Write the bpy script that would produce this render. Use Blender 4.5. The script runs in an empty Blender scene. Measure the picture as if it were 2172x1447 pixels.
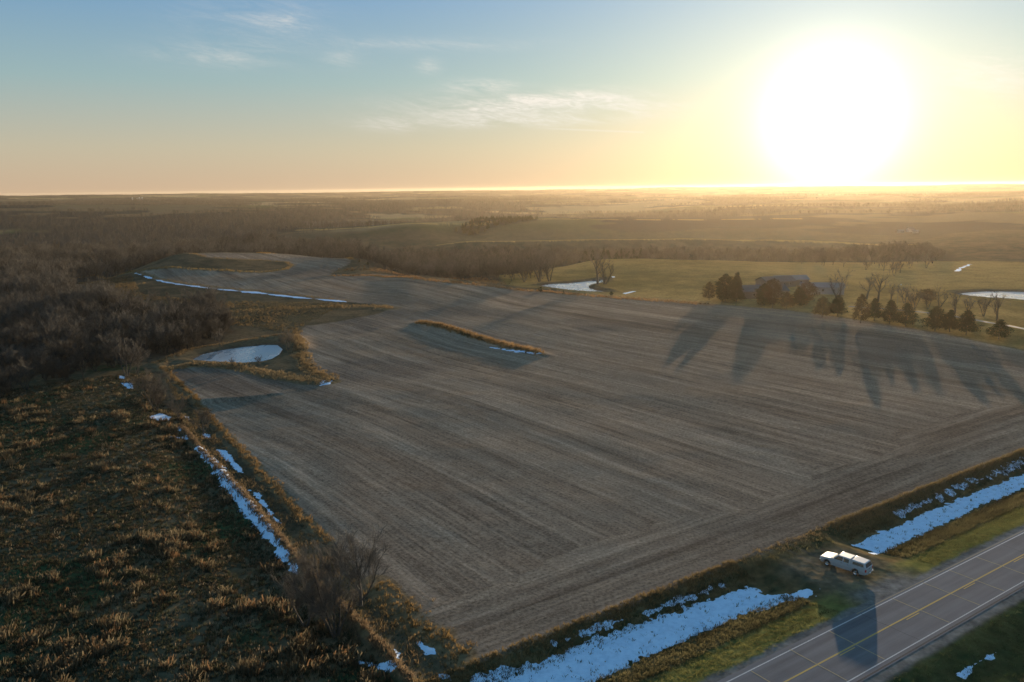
import bpy, bmesh, math, random
import numpy as np
from mathutils import Matrix, Vector
random.seed(7); rng = np.random.default_rng(7)
C = bpy.context.scene.collection
SC = bpy.context.scene
# ------------------------------------------------------------------ camera
CAM_H, F, HY, ROLL = 48.0, 1725.0, 400.0, math.radians(0.686)
pitch = math.atan((723.5 - HY) / F)
fw = np.array([0, math.cos(pitch), -math.sin(pitch)])
r0 = np.array([1., 0, 0]); u0 = np.array([0, math.sin(pitch), math.cos(pitch)])
rt = math.cos(ROLL) * r0 - math.sin(ROLL) * u0
up = math.sin(ROLL) * r0 + math.cos(ROLL) * u0
cd = bpy.data.cameras.new('camera'); cam = bpy.data.objects.new('camera', cd); C.objects.link(cam)
cd.sensor_width = 36; cd.lens = 36 * F / 2172; cd.clip_start = 1; cd.clip_end = 60000
m = Matrix.Identity(4)
for i in range(3):
    m[i][0] = rt[i]; m[i][1] = up[i]; m[i][2] = -fw[i]
m[0][3], m[1][3], m[2][3] = 0, 0, CAM_H
cam.matrix_world = m; SC.camera = cam
# ------------------------------------------------------------------ light
SUN_AZ = math.radians(21.3); SUN_EL = math.radians(4.8)
sun_dir = np.array([math.sin(SUN_AZ) * math.cos(SUN_EL), math.cos(SUN_AZ) * math.cos(SUN_EL), math.sin(SUN_EL)])
SC.view_settings.view_transform = 'Standard'; SC.view_settings.look = 'None'
EXPO = 1.15; SC.view_settings.exposure = EXPO; SC.view_settings.gamma = 1
SC.render.engine = 'CYCLES'
SC.cycles.use_denoising = True
try: SC.cycles.denoiser = 'OPENIMAGEDENOISE'
except Exception: pass
SC.cycles.max_bounces = 5; SC.cycles.diffuse_bounces = 2; SC.cycles.glossy_bounces = 2
SC.cycles.transmission_bounces = 2; SC.cycles.volume_bounces = 0; SC.cycles.transparent_max_bounces = 6
SC.cycles.sample_clamp_indirect = 4
sl = bpy.data.lights.new('sun', 'SUN'); so = bpy.data.objects.new('sun', sl); C.objects.link(so)
sl.energy = 5.0; sl.angle = math.radians(0.6); sl.color = (1.0, 0.77, 0.52)
so.rotation_euler = Vector(sun_dir).to_track_quat('Z', 'Y').to_euler()

class NT:
    """small helper for node trees"""
    def __init__(s, t): s.t = t; s.n = t.nodes; s.l = t.links
    def add(s, kind, **kw):
        n = s.n.new(kind)
        for k, v in kw.items(): setattr(n, k, v)
        return n
    def put(s, sock, v):
        if hasattr(v, 'is_output') or isinstance(v, bpy.types.NodeSocket): s.l.new(v, sock)
        else: sock.default_value = v
    def math(s, op, a, b=None, c=None, clamp=False):
        n = s.add('ShaderNodeMath', operation=op); n.use_clamp = clamp
        s.put(n.inputs[0], a)
        if b is not None: s.put(n.inputs[1], b)
        if c is not None: s.put(n.inputs[2], c)
        return n.outputs[0]
    def vmath(s, op, a, b=None):
        n = s.add('ShaderNodeVectorMath', operation=op); s.put(n.inputs[0], a)
        if b is not None: s.put(n.inputs[1], b)
        return n
    def mix(s, fac, a, b, mode='MIX'):
        n = s.add('ShaderNodeMix', data_type='RGBA', blend_type=mode)
        s.put(n.inputs[0], fac); s.put(n.inputs[6], a); s.put(n.inputs[7], b)
        return n.outputs[2]
    def ramp(s, fac, stops):
        n = s.add('ShaderNodeValToRGB'); s.put(n.inputs[0], fac)
        e = n.color_ramp.elements
        while len(e) < len(stops): e.new(0.5)
        for q, (p, c) in zip(e, stops): q.position = p; q.color = (*c, 1) if len(c) == 3 else c
        return n.outputs[0]
    def noise(s, vec, scale, detail=3, rough=0.5, dist=0.0):
        n = s.add('ShaderNodeTexNoise'); s.put(n.inputs['Vector'], vec)
        n.inputs['Scale'].default_value = scale; n.inputs['Detail'].default_value = detail
        n.inputs['Roughness'].default_value = rough; n.inputs['Distortion'].default_value = dist
        return n.outputs['Fac']
    def maprange(s, v, a, b, c=0., d=1., smooth=False):
        n = s.add('ShaderNodeMapRange'); n.clamp = True
        if smooth: n.interpolation_type = 'SMOOTHSTEP'
        s.put(n.inputs[0], v)
        for i, q in enumerate((a, b, c, d)): n.inputs[i + 1].default_value = q
        return n.outputs[0]

W = bpy.data.worlds.new('World'); SC.world = W; W.use_nodes = True
nt = NT(W.node_tree); nt.n.clear()
out = nt.add('ShaderNodeOutputWorld'); bg = nt.add('ShaderNodeBackground')
tc = nt.add('ShaderNodeTexCoord'); D = nt.vmath('NORMALIZE', tc.outputs['Generated']).outputs[0]
sky = nt.add('ShaderNodeTexSky', sky_type='NISHITA'); sky.sun_disc = False
sky.sun_elevation = SUN_EL; sky.sun_rotation = SUN_AZ; sky.air_density = 1.0; sky.dust_density = 1.2; sky.ozone_density = 2.0
SKY_K = 0.015
base = nt.vmath('SCALE', sky.outputs[0]); base.inputs['Scale'].default_value = SKY_K
GE, GA = math.radians(3.95), math.radians(21.0)
dt = nt.vmath('DOT_PRODUCT', D, (math.sin(GA) * math.cos(GE), math.cos(GA) * math.cos(GE), math.sin(GE))).outputs['Value']
th = nt.math('MULTIPLY', nt.math('ARCCOSINE', nt.math('MINIMUM', dt, 0.999999)), 57.2958)   # degrees from the sun
sp = nt.add('ShaderNodeSeparateXYZ'); nt.put(sp.inputs[0], D)
az = nt.math('MULTIPLY', nt.math('ARCTAN2', sp.outputs[0], sp.outputs[1]), 57.2958)
el = nt.math('MULTIPLY', nt.math('ARCSINE', sp.outputs[2]), 57.2958)
def gauss(v, w, k=1.0):
    q = nt.math('DIVIDE', v, w); q = nt.math('MULTIPLY', q, q)
    return nt.math('MULTIPLY', nt.math('EXPONENT', nt.math('MULTIPLY', q, -1.0)), k)
# the bright aureole that thin high haze makes round a low sun
def tint(f, c):
    n = nt.vmath('SCALE', c); nt.put(n.inputs['Scale'], f); return n.outputs[0]
add = lambda a, b: nt.vmath('ADD', a, b).outputs[0]
A1 = gauss(th, 3.25, 1.7); A3 = nt.math('EXPONENT', nt.math('DIVIDE', th, -13.0))
glow = add(tint(A1, (1.0, 0.95, 0.80)), tint(A3, (0.58, 0.56, 0.38)))
grad = nt.ramp(nt.maprange(el, -6, 94), [(.0, (.56, .41, .28)), (.062, (.56, .41, .28)), (.088, (.49, .44, .33)), (.13, (.287, .413, .430)), (.185, (.145, .305, .50)),
      (.30, (.10, .27, .46)), (.5, (.12, .30, .49)), (1., (.13, .31, .51))])
kx = 1 / 2 ** EXPO
skyc = nt.vmath('SCALE', add(add(grad, glow), base.outputs[0])); skyc.inputs['Scale'].default_value = kx; skyc = skyc.outputs[0]
# cirrus
cv = nt.add('ShaderNodeCombineXYZ'); nt.put(cv.inputs[0], nt.math('MULTIPLY', az, 0.16))
nt.put(cv.inputs[1], nt.math('ADD', nt.math('MULTIPLY', el, 0.85), nt.math('MULTIPLY', az, 0.10)))
wisp = nt.noise(cv.outputs[0], 1.6, 7, 0.62, 0.9)
wisp2 = nt.noise(cv.outputs[0], 5.5, 5, 0.6, 1.4)
env = None
def pix_ae(x, y):
    d = fw * F + rt * (x - 1086) - up * (y - 723.5)
    return math.degrees(math.atan2(d[0], d[1])), math.degrees(math.asin(d[2] / np.linalg.norm(d)))
for (cx, cy, wx, wy, k) in [(1060, 232, 170, 26, 1.0), (1330, 228, 110, 16, .85), (1250, 205, 90, 16, .8), (1015, 183, 60, 12, .8), (1180, 208, 90, 10, .8),
                            (600, 48, 44, 13, .55), (540, 30, 130, 60, .22), (725, 125, 34, 16, .4), (825, 264, 60, 13, .7), (910, 138, 22, 14, .45), (900, 95, 190, 12, .3),
                            (2090, 160, 130, 50, .8), (470, 120, 120, 22, .35), (1100, 258, 190, 9, .6)]:
    a0, e0 = pix_ae(cx, cy); a1, e1 = pix_ae(cx + wx, cy); _, e2 = pix_ae(cx, cy - wy)
    da = nt.math('DIVIDE', nt.math('SUBTRACT', az, a0), abs(a1 - a0)); de = nt.math('DIVIDE', nt.math('SUBTRACT', el, e0), abs(e2 - e0))
    q = nt.math('ADD', nt.math('MULTIPLY', da, da), nt.math('MULTIPLY', de, de))
    g = nt.math('MULTIPLY', nt.math('EXPONENT', nt.math('MULTIPLY', q, -0.8)), k)
    env = g if env is None else nt.math('ADD', env, g)
dens = nt.math('MULTIPLY', nt.maprange(wisp, 0.33, 0.66), env)
dens = nt.math('MULTIPLY', dens, nt.maprange(wisp2, 0.3, 0.7, 0.3, 1.5))
# thin contrail
(a0, e0), (a1, e1) = pix_ae(1120, 271), pix_ae(1370, 281)
sl_ = (e1 - e0) / (a1 - a0)
ln = nt.math('SUBTRACT', el, nt.math('ADD', nt.math('MULTIPLY', nt.math('SUBTRACT', az, a0), sl_), e0))
seg = nt.math('MULTIPLY', nt.maprange(az, a0, a0 + 3, 0, 1, True), nt.maprange(az, a1 - .3, a1, 1, 0, True))
dens = nt.math('ADD', dens, nt.math('MULTIPLY', gauss(ln, 0.055, 0.35), seg))
dens = nt.math('MULTIPLY', dens, 0.9, clamp=True)
cloud = add(tint(nt.math('MULTIPLY', A3, kx), (.6, .5, .3)), (.80 * kx, .76 * kx, .70 * kx)); skyc = nt.mix(dens, skyc, cloud)
nt.put(bg.inputs[0], skyc); bg.inputs[1].default_value = 1.0
nt.l.new(bg.outputs[0], out.inputs[0])

# ------------------------------------------------------------------ helpers
def tag(o, label=None, cat=None, group=None, kind=None):
    if label: o['label'] = label
    if cat: o['category'] = cat
    if group: o['group'] = group
    if kind: o['kind'] = kind
    return o
def empty(name, loc, rz=0, label=None, cat=None, group=None):
    o = bpy.data.objects.new(name, None); C.objects.link(o); o.location = loc; o.rotation_euler = (0, 0, rz); o.empty_display_size = .3
    return tag(o, label, cat, group)
def mesh_np(name, V, Fc, mats=(), smooth=False, link=True, parent=None, attrs=None, mat_index=None):
    """V (n,3), Fc (m,k) with k 3 or 4, or list of such arrays"""
    me = bpy.data.meshes.new(name)
    if not isinstance(Fc, (list, tuple)): Fc = [Fc]
    Fc = [f for f in Fc if len(f)]
    V = np.asarray(V, np.float32)
    me.vertices.add(len(V)); me.vertices.foreach_set('co', V.ravel())
    tot = sum(f.size for f in Fc); nf = sum(len(f) for f in Fc)
    me.loops.add(tot); me.polygons.add(nf)
    me.loops.foreach_set('vertex_index', np.concatenate([f.ravel() for f in Fc]).astype(np.int32))
    ls = np.concatenate([np.full(len(f), f.shape[1]) for f in Fc]); st = np.concatenate([[0], np.cumsum(ls)[:-1]])
    me.polygons.foreach_set('loop_start', st.astype(np.int32))
    if mat_index is not None: me.polygons.foreach_set('material_index', mat_index.astype(np.int32))
    if smooth: me.polygons.foreach_set('use_smooth', np.ones(nf, bool))
    for mt in mats: me.materials.append(mt)
    for k, a in (attrs or {}).items():
        if a.ndim == 2:
            at = me.attributes.new(k, 'FLOAT_COLOR', 'POINT')
            at.data.foreach_set('color', np.concatenate([a, np.ones((len(a), 1))], 1).astype(np.float32).ravel())
        else:
            at = me.attributes.new(k, 'FLOAT', 'POINT'); at.data.foreach_set('value', a.astype(np.float32))
    me.update(calc_edges=True); me.validate()
    o = bpy.data.objects.new(name, me)
    if link: C.objects.link(o)
    if parent: o.parent = parent
    return o
def bm_obj(name, bm, mat, parent=None, bevel=0, smooth=True, angle=40):
    bmesh.ops.recalc_face_normals(bm, faces=bm.faces[:])
    me = bpy.data.meshes.new(name); bm.to_mesh(me); bm.free()
    me.materials.append(mat)
    o = bpy.data.objects.new(name, me); C.objects.link(o)
    if parent: o.parent = parent
    if bevel:
        b = o.modifiers.new('b', 'BEVEL'); b.width = bevel; b.segments = 3; b.limit_method = 'ANGLE'; b.angle_limit = math.radians(angle)
    if smooth:
        for p in me.polygons: p.use_smooth = True
        try: me.set_sharp_from_angle(angle=math.radians(angle))
        except Exception: pass
    return o
# value noise
def _h(i, j, s):
    n = (i * 374761393 + j * 668265263 + s * 974634777) & 0xffffffff
    n = ((n ^ (n >> 13)) * 1274126177) & 0xffffffff
    return ((n ^ (n >> 16)) & 0xffff) / 65535.0
def vnoise(x, y, s=0):
    xi = np.floor(x).astype(np.int64); yi = np.floor(y).astype(np.int64)
    fx = x - xi; fy = y - yi
    fx = fx * fx * fx * (fx * (fx * 6 - 15) + 10); fy = fy * fy * fy * (fy * (fy * 6 - 15) + 10)
    a, b, c, d = _h(xi, yi, s), _h(xi + 1, yi, s), _h(xi, yi + 1, s), _h(xi + 1, yi + 1, s)
    return (a * (1 - fx) + b * fx) * (1 - fy) + (c * (1 - fx) + d * fx) * fy
def fbm(x, y, scale, octv=4, s=0, rough=.5):
    t = 0; a = 1; n = 0; x = x / scale; y = y / scale
    for k in range(octv):
        t = t + a * (vnoise(x + 17.3 * k, y - 9.1 * k, s + k * 13) * 2 - 1); n += a; a *= rough
        x, y = (x * 0.8 - y * 0.6) * 2.03, (x * 0.6 + y * 0.8) * 2.03
    return t / n
def sstep(a, b, v):
    t = np.clip((v - a) / (b - a), 0, 1); return t * t * (3 - 2 * t)
def ray(x, y): return fw * F + rt * (x - 1086) - up * (y - 723.5)
def plane_pt(x, y, z=0.0):
    d = ray(x, y); t = (CAM_H - z) / -d[2]; return (d[0] * t, d[1] * t)
def segd(X, Y, a, b):
    ax, ay = a; bx, by = b; dx, dy = bx - ax, by - ay; L = dx * dx + dy * dy + 1e-9
    t = np.clip(((X - ax) * dx + (Y - ay) * dy) / L, 0, 1)
    return np.hypot(X - ax - t * dx, Y - ay - t * dy), t
def poly_sd(X, Y, P):
    """positive inside"""
    inside = np.zeros(X.shape, bool); d = np.full(X.shape, 1e9); n = len(P)
    for i in range(n):
        a, b = P[i], P[(i + 1) % n]
        d = np.minimum(d, segd(X, Y, a, b)[0])
        c = ((a[1] > Y) != (b[1] > Y))
        with np.errstate(divide='ignore', invalid='ignore'):
            xx = (b[0] - a[0]) * (Y - a[1]) / (b[1] - a[1] + 1e-12) + a[0]
        inside ^= c & (X < xx)
    return np.where(inside, d, -d)
def line_d(X, Y, P):
    d = np.full(X.shape, 1e9)
    for a, b in zip(P, P[1:]): d = np.minimum(d, segd(X, Y, a, b)[0])
    return d

# ------------------------------------------------------------------ terrain heights
def zy(R, x, y):
    d = ray(x, y); return CAM_H + R * d[2] / math.hypot(d[0], d[1])
# per picture column: (distance, height) or (distance, 'y', row on which the ground there is seen)
COLS = {
 -1600: [(60, 0), (400, -4), (1000, -15), (2600, 5), (6600, 36)],
 -200: [(60, 0), (230, -1), (300, -5), (450, -12), (700, -18), (1100, -22), (1700, -8), (2500, 'y', 436), (3300, 2), (5000, 'y', 424), (9000, 16), (24000, 34)],
 0: [(60, 0), (230, -1), (300, -4), (450, -10), (700, -17), (1100, -24), (1700, -10), (2500, 'y', 434), (3300, 0), (5000, 'y', 422.5), (6600, 36)],
 200: [(60, 0), (240, -.5), (330, -3), (480, -2.5), (560, -6), (760, -19), (1150, -23), (1700, -10), (2500, 'y', 433), (3300, 0), (5200, 'y', 420), (6600, 36)],
 400: [(60, 0), (300, -1.5), (400, -1), (500, -1.2), (620, 'y', 536), (800, -17), (1150, -22), (1700, -8), (2500, 'y', 434), (3200, 4), (5200, 'y', 419), (6600, 36)],
 600: [(60, 0), (300, -.5), (450, .5), (540, 0), (630, 'y', 540), (800, -17), (1050, -14), (1250, 'y', 492), (1450, -14), (1800, -10), (2600, 'y', 438), (3300, 0), (5000, 'y', 418), (6600, 36)],
 750: [(60, 0), (300, 0), (480, 0), (560, 'y', 549), (750, -17), (1000, -14), (1220, 'y', 484), (1450, -18), (1900, -18), (3200, 'y', 431), (3800, 2), (5600, 'y', 417), (6600, 36)],
 880: [(60, 0), (300, 0), (425, 'y', 589), (500, -5), (700, -15), (950, -13), (1180, 'y', 474.5), (1450, -18), (1900, -20), (3600, 'y', 424), (4200, 4), (6600, 36)],
 1010: [(60, 0), (300, 0), (405, 'y', 600), (460, -4), (650, -15), (770, -16), (880, 'y', 512), (950, -17), (1100, -15), (1250, 'y', 470), (1500, -16), (2000, -24), (3900, 'y', 420), (4600, 4), (6600, 36)],
 1140: [(60, 0), (300, 0), (380, -.5), (420, -1.6), (500, -3), (640, -14), (770, -15), (880, 'y', 511), (960, -17), (1100, -12), (1320, 'y', 467), (1600, -16), (2100, -26), (4000, 'y', 417), (4600, 4), (6600, 36)],
 1290: [(60, 0), (300, 0), (360, -.2), (420, -1.2), (500, -1), (575, 'y', 550), (660, -15), (780, -15), (880, 'y', 508.5), (980, -16), (1120, -11), (1360, 'y', 466), (1700, -14), (2200, -26), (4000, 'y', 417), (4600, 5), (6600, 36)],
 1500: [(60, 0), (300, 0), (400, -.6), (480, -.6), (570, 'y', 552), (670, -15), (780, -15), (880, 'y', 507), (980, -16), (1150, -11), (1420, 'y', 464), (1700, -14), (2600, 'y', 433), (3200, -4), (5000, 'y', 412), (6600, 36)],
 1700: [(60, 0), (300, 0), (400, -.8), (480, -1.2), (590, 'y', 556), (690, -15), (800, -15), (920, 'y', 509), (1020, -15), (1200, -9), (1480, 'y', 462), (1800, -10), (2600, 'y', 432), (3200, -4), (5000, 'y', 410), (6600, 36)],
 1900: [(60, 0), (300, 0), (400, -1), (500, -2), (620, -5), (760, -8), (900, 'y', 520), (1000, -14), (1300, 'y', 478), (1600, -8), (2700, 'y', 433), (3300, -4), (5000, 'y', 409), (6600, 36)],
 2120: [(60, 0), (250, 0), (400, -1.2), (500, -2.2), (620, -4), (800, -4), (980, -7), (1400, 'y', 464), (1700, -3), (2700, 'y', 429), (3300, 0), (5000, 'y', 407), (6600, 36)],
 2400: [(60, 0), (250, 0), (400, -1), (620, -4), (900, -6), (1500, 0), (2700, 9), (5000, 14), (6600, 36)],
 4200: [(60, 0), (250, 0), (620, -4), (1500, 0), (2700, 9), (6600, 36)],
}
def pchip(xs, ys, xq):
    xs = np.asarray(xs, float); ys = np.asarray(ys, float); h = np.diff(xs)
    dl = np.diff(ys, axis=0) / (h if ys.ndim == 1 else h[:, None]); n = len(xs)
    m_ = np.zeros_like(ys)
    for i in range(1, n - 1):
        w1 = 2 * h[i] + h[i - 1]; w2 = h[i] + 2 * h[i - 1]
        a, b = dl[i - 1], dl[i]
        with np.errstate(divide='ignore', invalid='ignore'):
            v = (w1 + w2) / (w1 / a + w2 / b)
        m_[i] = np.where(a * b > 0, v, 0)
    m_[0] = 0; m_[-1] = dl[-1]
    k = np.clip(np.searchsorted(xs, xq) - 1, 0, n - 2); t = (xq - xs[k]) / h[k]; t = np.clip(t, 0, 1)
    hh = h[k]
    if ys.ndim == 2: t = t[:, None]; hh = hh[:, None]
    return (2*t**3-3*t**2+1)*ys[k] + (t**3-2*t**2+t)*hh*m_[k] + (-2*t**3+3*t**2)*ys[k+1] + (t**3-t**2)*hh*m_[k+1]
LR = np.linspace(math.log(15), math.log(26000), 1400)
def col_az(x): d = ray(x, 470); return math.atan2(d[0], d[1])
caz, prof = [], []
for x, pts in sorted(COLS.items()):
    R_ = [15] + [p[0] for p in pts] + [30000]
    Z_ = [0] + [(zy(p[0], x, p[2]) if p[1] == 'y' else p[1]) for p in pts]; Z_.append(Z_[-1] + 3)
    prof.append(pchip(np.log(R_), Z_, LR)); caz.append(col_az(x))
AZT = np.linspace(caz[0], caz[-1], 1600)
TAB = pchip(np.array(caz), np.array(prof), AZT)      # (az, R)
def base_z(X, Y):
    R = np.hypot(X, Y) + 1e-6; a = np.arctan2(X, Y)
    i = np.clip((a - AZT[0]) / (AZT[1] - AZT[0]), 0, len(AZT) - 1.001); j = np.clip((np.log(R) - LR[0]) / (LR[1] - LR[0]), 0, len(LR) - 1.001)
    i0 = i.astype(int); j0 = j.astype(int); fi = i - i0; fj = j - j0
    return (TAB[i0, j0] * (1 - fi) + TAB[i0 + 1, j0] * fi) * (1 - fj) + (TAB[i0, j0 + 1] * (1 - fi) + TAB[i0 + 1, j0 + 1] * fi) * fj
RA = np.array(plane_pt(1542, 1447)); RB = np.array(plane_pt(2172, 1130))
RT = (RB - RA) / np.linalg.norm(RB - RA); RN = np.array([-RT[1], RT[0]])
def road_st(X, Y): return (X - RA[0]) * RN[0] + (Y - RA[1]) * RN[1], (X - RA[0]) * RT[0] + (Y - RA[1]) * RT[1]
POND = {  # name: (level, outline in the photo, bank slope)
 'near': (-0.9, [(408, 763), (430, 752), (470, 743), (520, 736), (560, 732), (588, 732), (599, 741), (592, 752), (575, 762), (555, 767), (520, 770), (475, 768), (435, 766)], .4),
 'mid': (-2.0, [(1143, 608), (1160, 603), (1205, 601), (1255, 596), (1284, 593), (1280, 600), (1262, 603), (1248, 606), (1250, 612), (1272, 616), (1292, 622), (1260, 622), (1215, 619), (1180, 614)], .3),
 'far': (-2.6, [(2030, 623), (2060, 620), (2100, 618), (2200, 620), (2330, 622), (2330, 644), (2200, 642), (2150, 638), (2080, 633), (2045, 629)], .3)}
POND = {k: (lv, [plane_pt(x, y, lv) for x, y in p], sl) for k, (lv, p, sl) in POND.items()}
FENCE_LINE = [plane_pt(x, y) for x, y in [(385, 893), (430, 950), (520, 1050), (600, 1150), (660, 1235), (730, 1300), (800, 1370), (870, 1450), (960, 1560)]]
DAM = [plane_pt(x, y) for x, y in [(330, 772), (400, 742), (460, 729), (530, 720), (600, 711), (632, 716), (640, 740)]]
ISLAND = [plane_pt(x, y) for x, y in [(888, 688), (930, 696), (1000, 716), (1070, 735), (1145, 752)]]
ROUGH = 1.0
def zfun(X, Y):
    X = np.asarray(X, float); Y = np.asarray(Y, float); R = np.hypot(X, Y)
    z = base_z(X, Y)
    s, t = road_st(X, Y)
    near = R < 900
    k = sstep(10, 30, np.abs(s - 0)) if False else sstep(12, 30, s) + sstep(-16, -40, s)
    amp = np.clip(k, 0, 1)
    z = z + amp * (0.9 * fbm(X, Y, 75, 3, 3) + 0.16 * fbm(X, Y, 13, 3, 9)) * np.clip(R / 150, .35, 1)
    big = sstep(500, 2500, R)
    z = z + big * (9.5 * fbm(X, Y, 420, 4, 21) + sstep(2500, 9000, R) * 4 * fbm(X, Y, 1500, 4, 31))
    # rough tussocky ground left of the fence row
    # road corridor
    prof_s = np.array([-60, -24, -17, -13, -9.6, -8.6, 1.8, 2.4, 4.2, 4.7, 6.2, 6.7, 8.4, 9.8, 13.8, 15.6, 17.3, 30])
    prof_z = np.array([0, -.3, -.9, -.60, -.10, -.03, -.03, -.10, -.38, -.46, -.68, -.80, -1.1, -1.35, -1.35, -.65, .02, 0])
    rc = np.interp(s, prof_s, prof_z)
    ent = sstep(20, 26, t) * sstep(42, 36, t) * (s > 1)
    rc = rc * (1 - ent) + ent * np.interp(s, [1, 5, 12, 18], [-.04, -.12, -.10, 0])
    tus = ROUGH * fbm(X, Y, 1.1, 3, 77) * .07 * sstep(2.2, 4, s) * sstep(19, 15, s)
    rc = rc + tus
    cor = np.where((s > -60) & (s < 18), 1.0, 0.0)
    wz = np.where(s > 0, sstep(24, 14, s), sstep(-60, -25, s)) * (R < 700)
    z = z * (1 - wz) + wz * rc
    # far side of road rough
    z = z + (s < -12) * sstep(-12, -16, s) * 0.25 * fbm(X, Y, 3, 3, 8)
    # fence row bank
    msk = R < 420
    if np.any(msk):
        xm, ym = X[msk], Y[msk]; zm = z[msk]; sm = s[msk]
        d = line_d(xm, ym, FENCE_LINE); w = sm > 10
        zm = zm + w * (0.55 * np.exp(-(d / .8) ** 2) - .25 * np.exp(-((d - 3.2) / 2.5) ** 2))
        d = line_d(xm, ym, DAM); zm = zm + .9 * np.exp(-(d / 3.0) ** 2)
        d = line_d(xm, ym, ISLAND); zm = zm + .75 * np.exp(-(d / 3.0) ** 2)
        z[msk] = zm
    for lv, P, sl in POND.values():
        c = np.mean(np.array(P), 0); rr = np.max(np.hypot(*(np.array(P) - c).T)) + 40
        q = np.hypot(X - c[0], Y - c[1]) < rr
        if np.any(q):
            sd = poly_sd(X[q], Y[q], P)
            tgt = lv + np.clip(-sd * sl, -.6, 50) - .02
            up_ = np.maximum(z[q], lv + .25)
            z[q] = np.where(sd > -.3, tgt, np.minimum(up_, tgt))
            # low rim so the ice sits in a bowl
            rim = np.exp(-((sd + 4) / 3) ** 2) * .5
            z[q] = np.where(sd < -.3, z[q] + rim * np.clip((-sd - .3) / 2, 0, 1), z[q])
    return z
TS = np.exp(np.linspace(math.log(60), math.log(6700), 2600))
def pt(x, y, lift=0):
    """the ground point seen at photo pixel (x, y)"""
    d = ray(x, y); hd = math.hypot(d[0], d[1]); t = TS / hd
    X, Y, Z = d[0] * t, d[1] * t, CAM_H + d[2] * t
    g = zfun(X, Y); k = np.argmax(Z < g)
    if k == 0: k = len(TS) - 1
    f0, f1 = (Z - g)[k - 1], (Z - g)[k]; w = f0 / (f0 - f1 + 1e-9)
    t_ = t[k - 1] * (1 - w) + t[k] * w
    return (d[0] * t_, d[1] * t_, float(g[k - 1] * (1 - w) + g[k] * w) + lift)
def pp(L): return [pt(x, y)[:2] for x, y in L]
def zat(x, y): return float(zfun(np.array([x]), np.array([y]))[0])
def polar(x, R): a = col_az(x); return (R * math.sin(a), R * math.cos(a))

# ------------------------------------------------------------------ land cover outlines
FIELD = pp([(985, 1393), (880, 1318), (790, 1240), (700, 1150), (640, 1095), (560, 1010), (480, 920), (430, 868), (360, 782), (345, 776),
            (440, 779), (500, 787), (560, 803), (640, 817), (712, 814), (665, 786), (645, 762), (632, 712), (645, 692), (720, 682), (800, 666), (828, 656),
            (790, 645), (735, 641), (600, 627), (500, 617), (400, 606), (330, 594), (285, 581), (300, 576), (400, 572), (500, 577), (560, 579), (605, 572), (619, 564),
            (610, 556), (560, 552), (480, 549), (430, 546), (408, 539), (470, 536), (560, 538), (650, 541), (710, 543), (745, 552), (742, 560), (715, 572), (700, 582),
            (760, 583), (850, 586), (900, 591), (1000, 602), (1150, 616), (1300, 630), (1440, 640), (1500, 645), (1640, 655), (1800, 676), (2000, 708), (2172, 744)]
           ) + [tuple(plane_pt(2172, 744) * np.array(1)) if False else plane_pt(2500, 812)] + [tuple(RA + RT * tt + RN * 16.2) for tt in (230, 150, 100, 71, 45, 35, 28, 14, -8, -22)]
PASTURE = pp([(1070, 603), (1150, 612), (1300, 629), (1500, 644), (1640, 655), (1800, 675), (2000, 707), (2172, 743)]) + [plane_pt(2600, 820)] + \
          [polar(2700, 500), polar(2172, 640), polar(1900, 620), polar(1700, 600), polar(1500, 585), polar(1290, 590), polar(1150, 560), polar(1050, 520)]
MEADOW = pp([(0, 772), (150, 768), (285, 766), (315, 790), (350, 850), (400, 905), (430, 950), (520, 1050), (600, 1150), (660, 1235), (800, 1370), (870, 1446)]) + [plane_pt(1050, 1700), (-50, 20), (-220, 60), (-260, 225)]
GOLD = {  # bands of dry grass, plus far crests painted as sunlit: name -> (line in photo px, half width m, berm m)
 'spur crest': ([(440, 668), (520, 660), (600, 655), (700, 650), (800, 649), (826, 655)], 4.5),
 'terrace line': ([(150, 592), (200, 583), (285, 577), (400, 570), (480, 574), (560, 578), (608, 571)], 2.6),
 'ring line': ([(408, 538), (430, 545), (480, 549), (560, 552), (610, 556), (619, 564), (605, 572)], 2.2),
 'low line': ([(150, 625), (210, 617), (270, 606), (310, 601)], 2.0),
 'top line': ([(360, 541), (405, 536), (480, 535), (560, 538), (650, 541), (710, 543), (745, 551)], 3.0),
 'snow line': ([(285, 579), (330, 590), (400, 602), (500, 613), (600, 623), (735, 638)], 2.0),
 'boundary': ([(700, 585), (800, 585), (900, 593), (1000, 604), (1150, 618), (1300, 632), (1440, 641), (1500, 646)], 3.5),
 'golden patch': ([(735, 575), (790, 572), (850, 582), (950, 590), (1050, 603)], 9.0),
 'field left edge': ([(345, 778), (430, 868), (480, 920), (560, 1010), (640, 1095), (700, 1150)], 1.0),
 'corner grass': ([(800, 1235), (880, 1318), (985, 1393)], 2.2),
}
GOLD = {k: (pp(l), w) for k, (l, w) in GOLD.items()}
GOLD['pond apron'] = (pp([(350, 782), (420, 772), (500, 776), (560, 790), (640, 806), (700, 810)]), 3.0)
GOLD['pond side'] = (pp([(600, 716), (630, 716), (640, 760), (660, 785), (705, 808)]), 2.6)
GOLD['dam top'] = (DAM, 1.6)
GOLD['island'] = (ISLAND, 1.9)
GOLD['fence row'] = (FENCE_LINE, .7)
GOLD['far lit crest one'] = ([polar(x, 882 if x < 1600 else 905) for x in range(940, 1960, 30)], 9)  # far crest lines: low sun's gold put into the ground colour
GOLD['far lit crest two'] = ([polar(x, R) for x, R in [(640, 1240), (750, 1222), (880, 1182), (1010, 1200), (1040, 1215)]], 12)
GOLD['far lit crest three'] = ([polar(x, R) for x, R in [(1130, 1310), (1290, 1350), (1400, 1385), (1500, 1415), (1600, 1440), (1700, 1470)]], 10)

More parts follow.
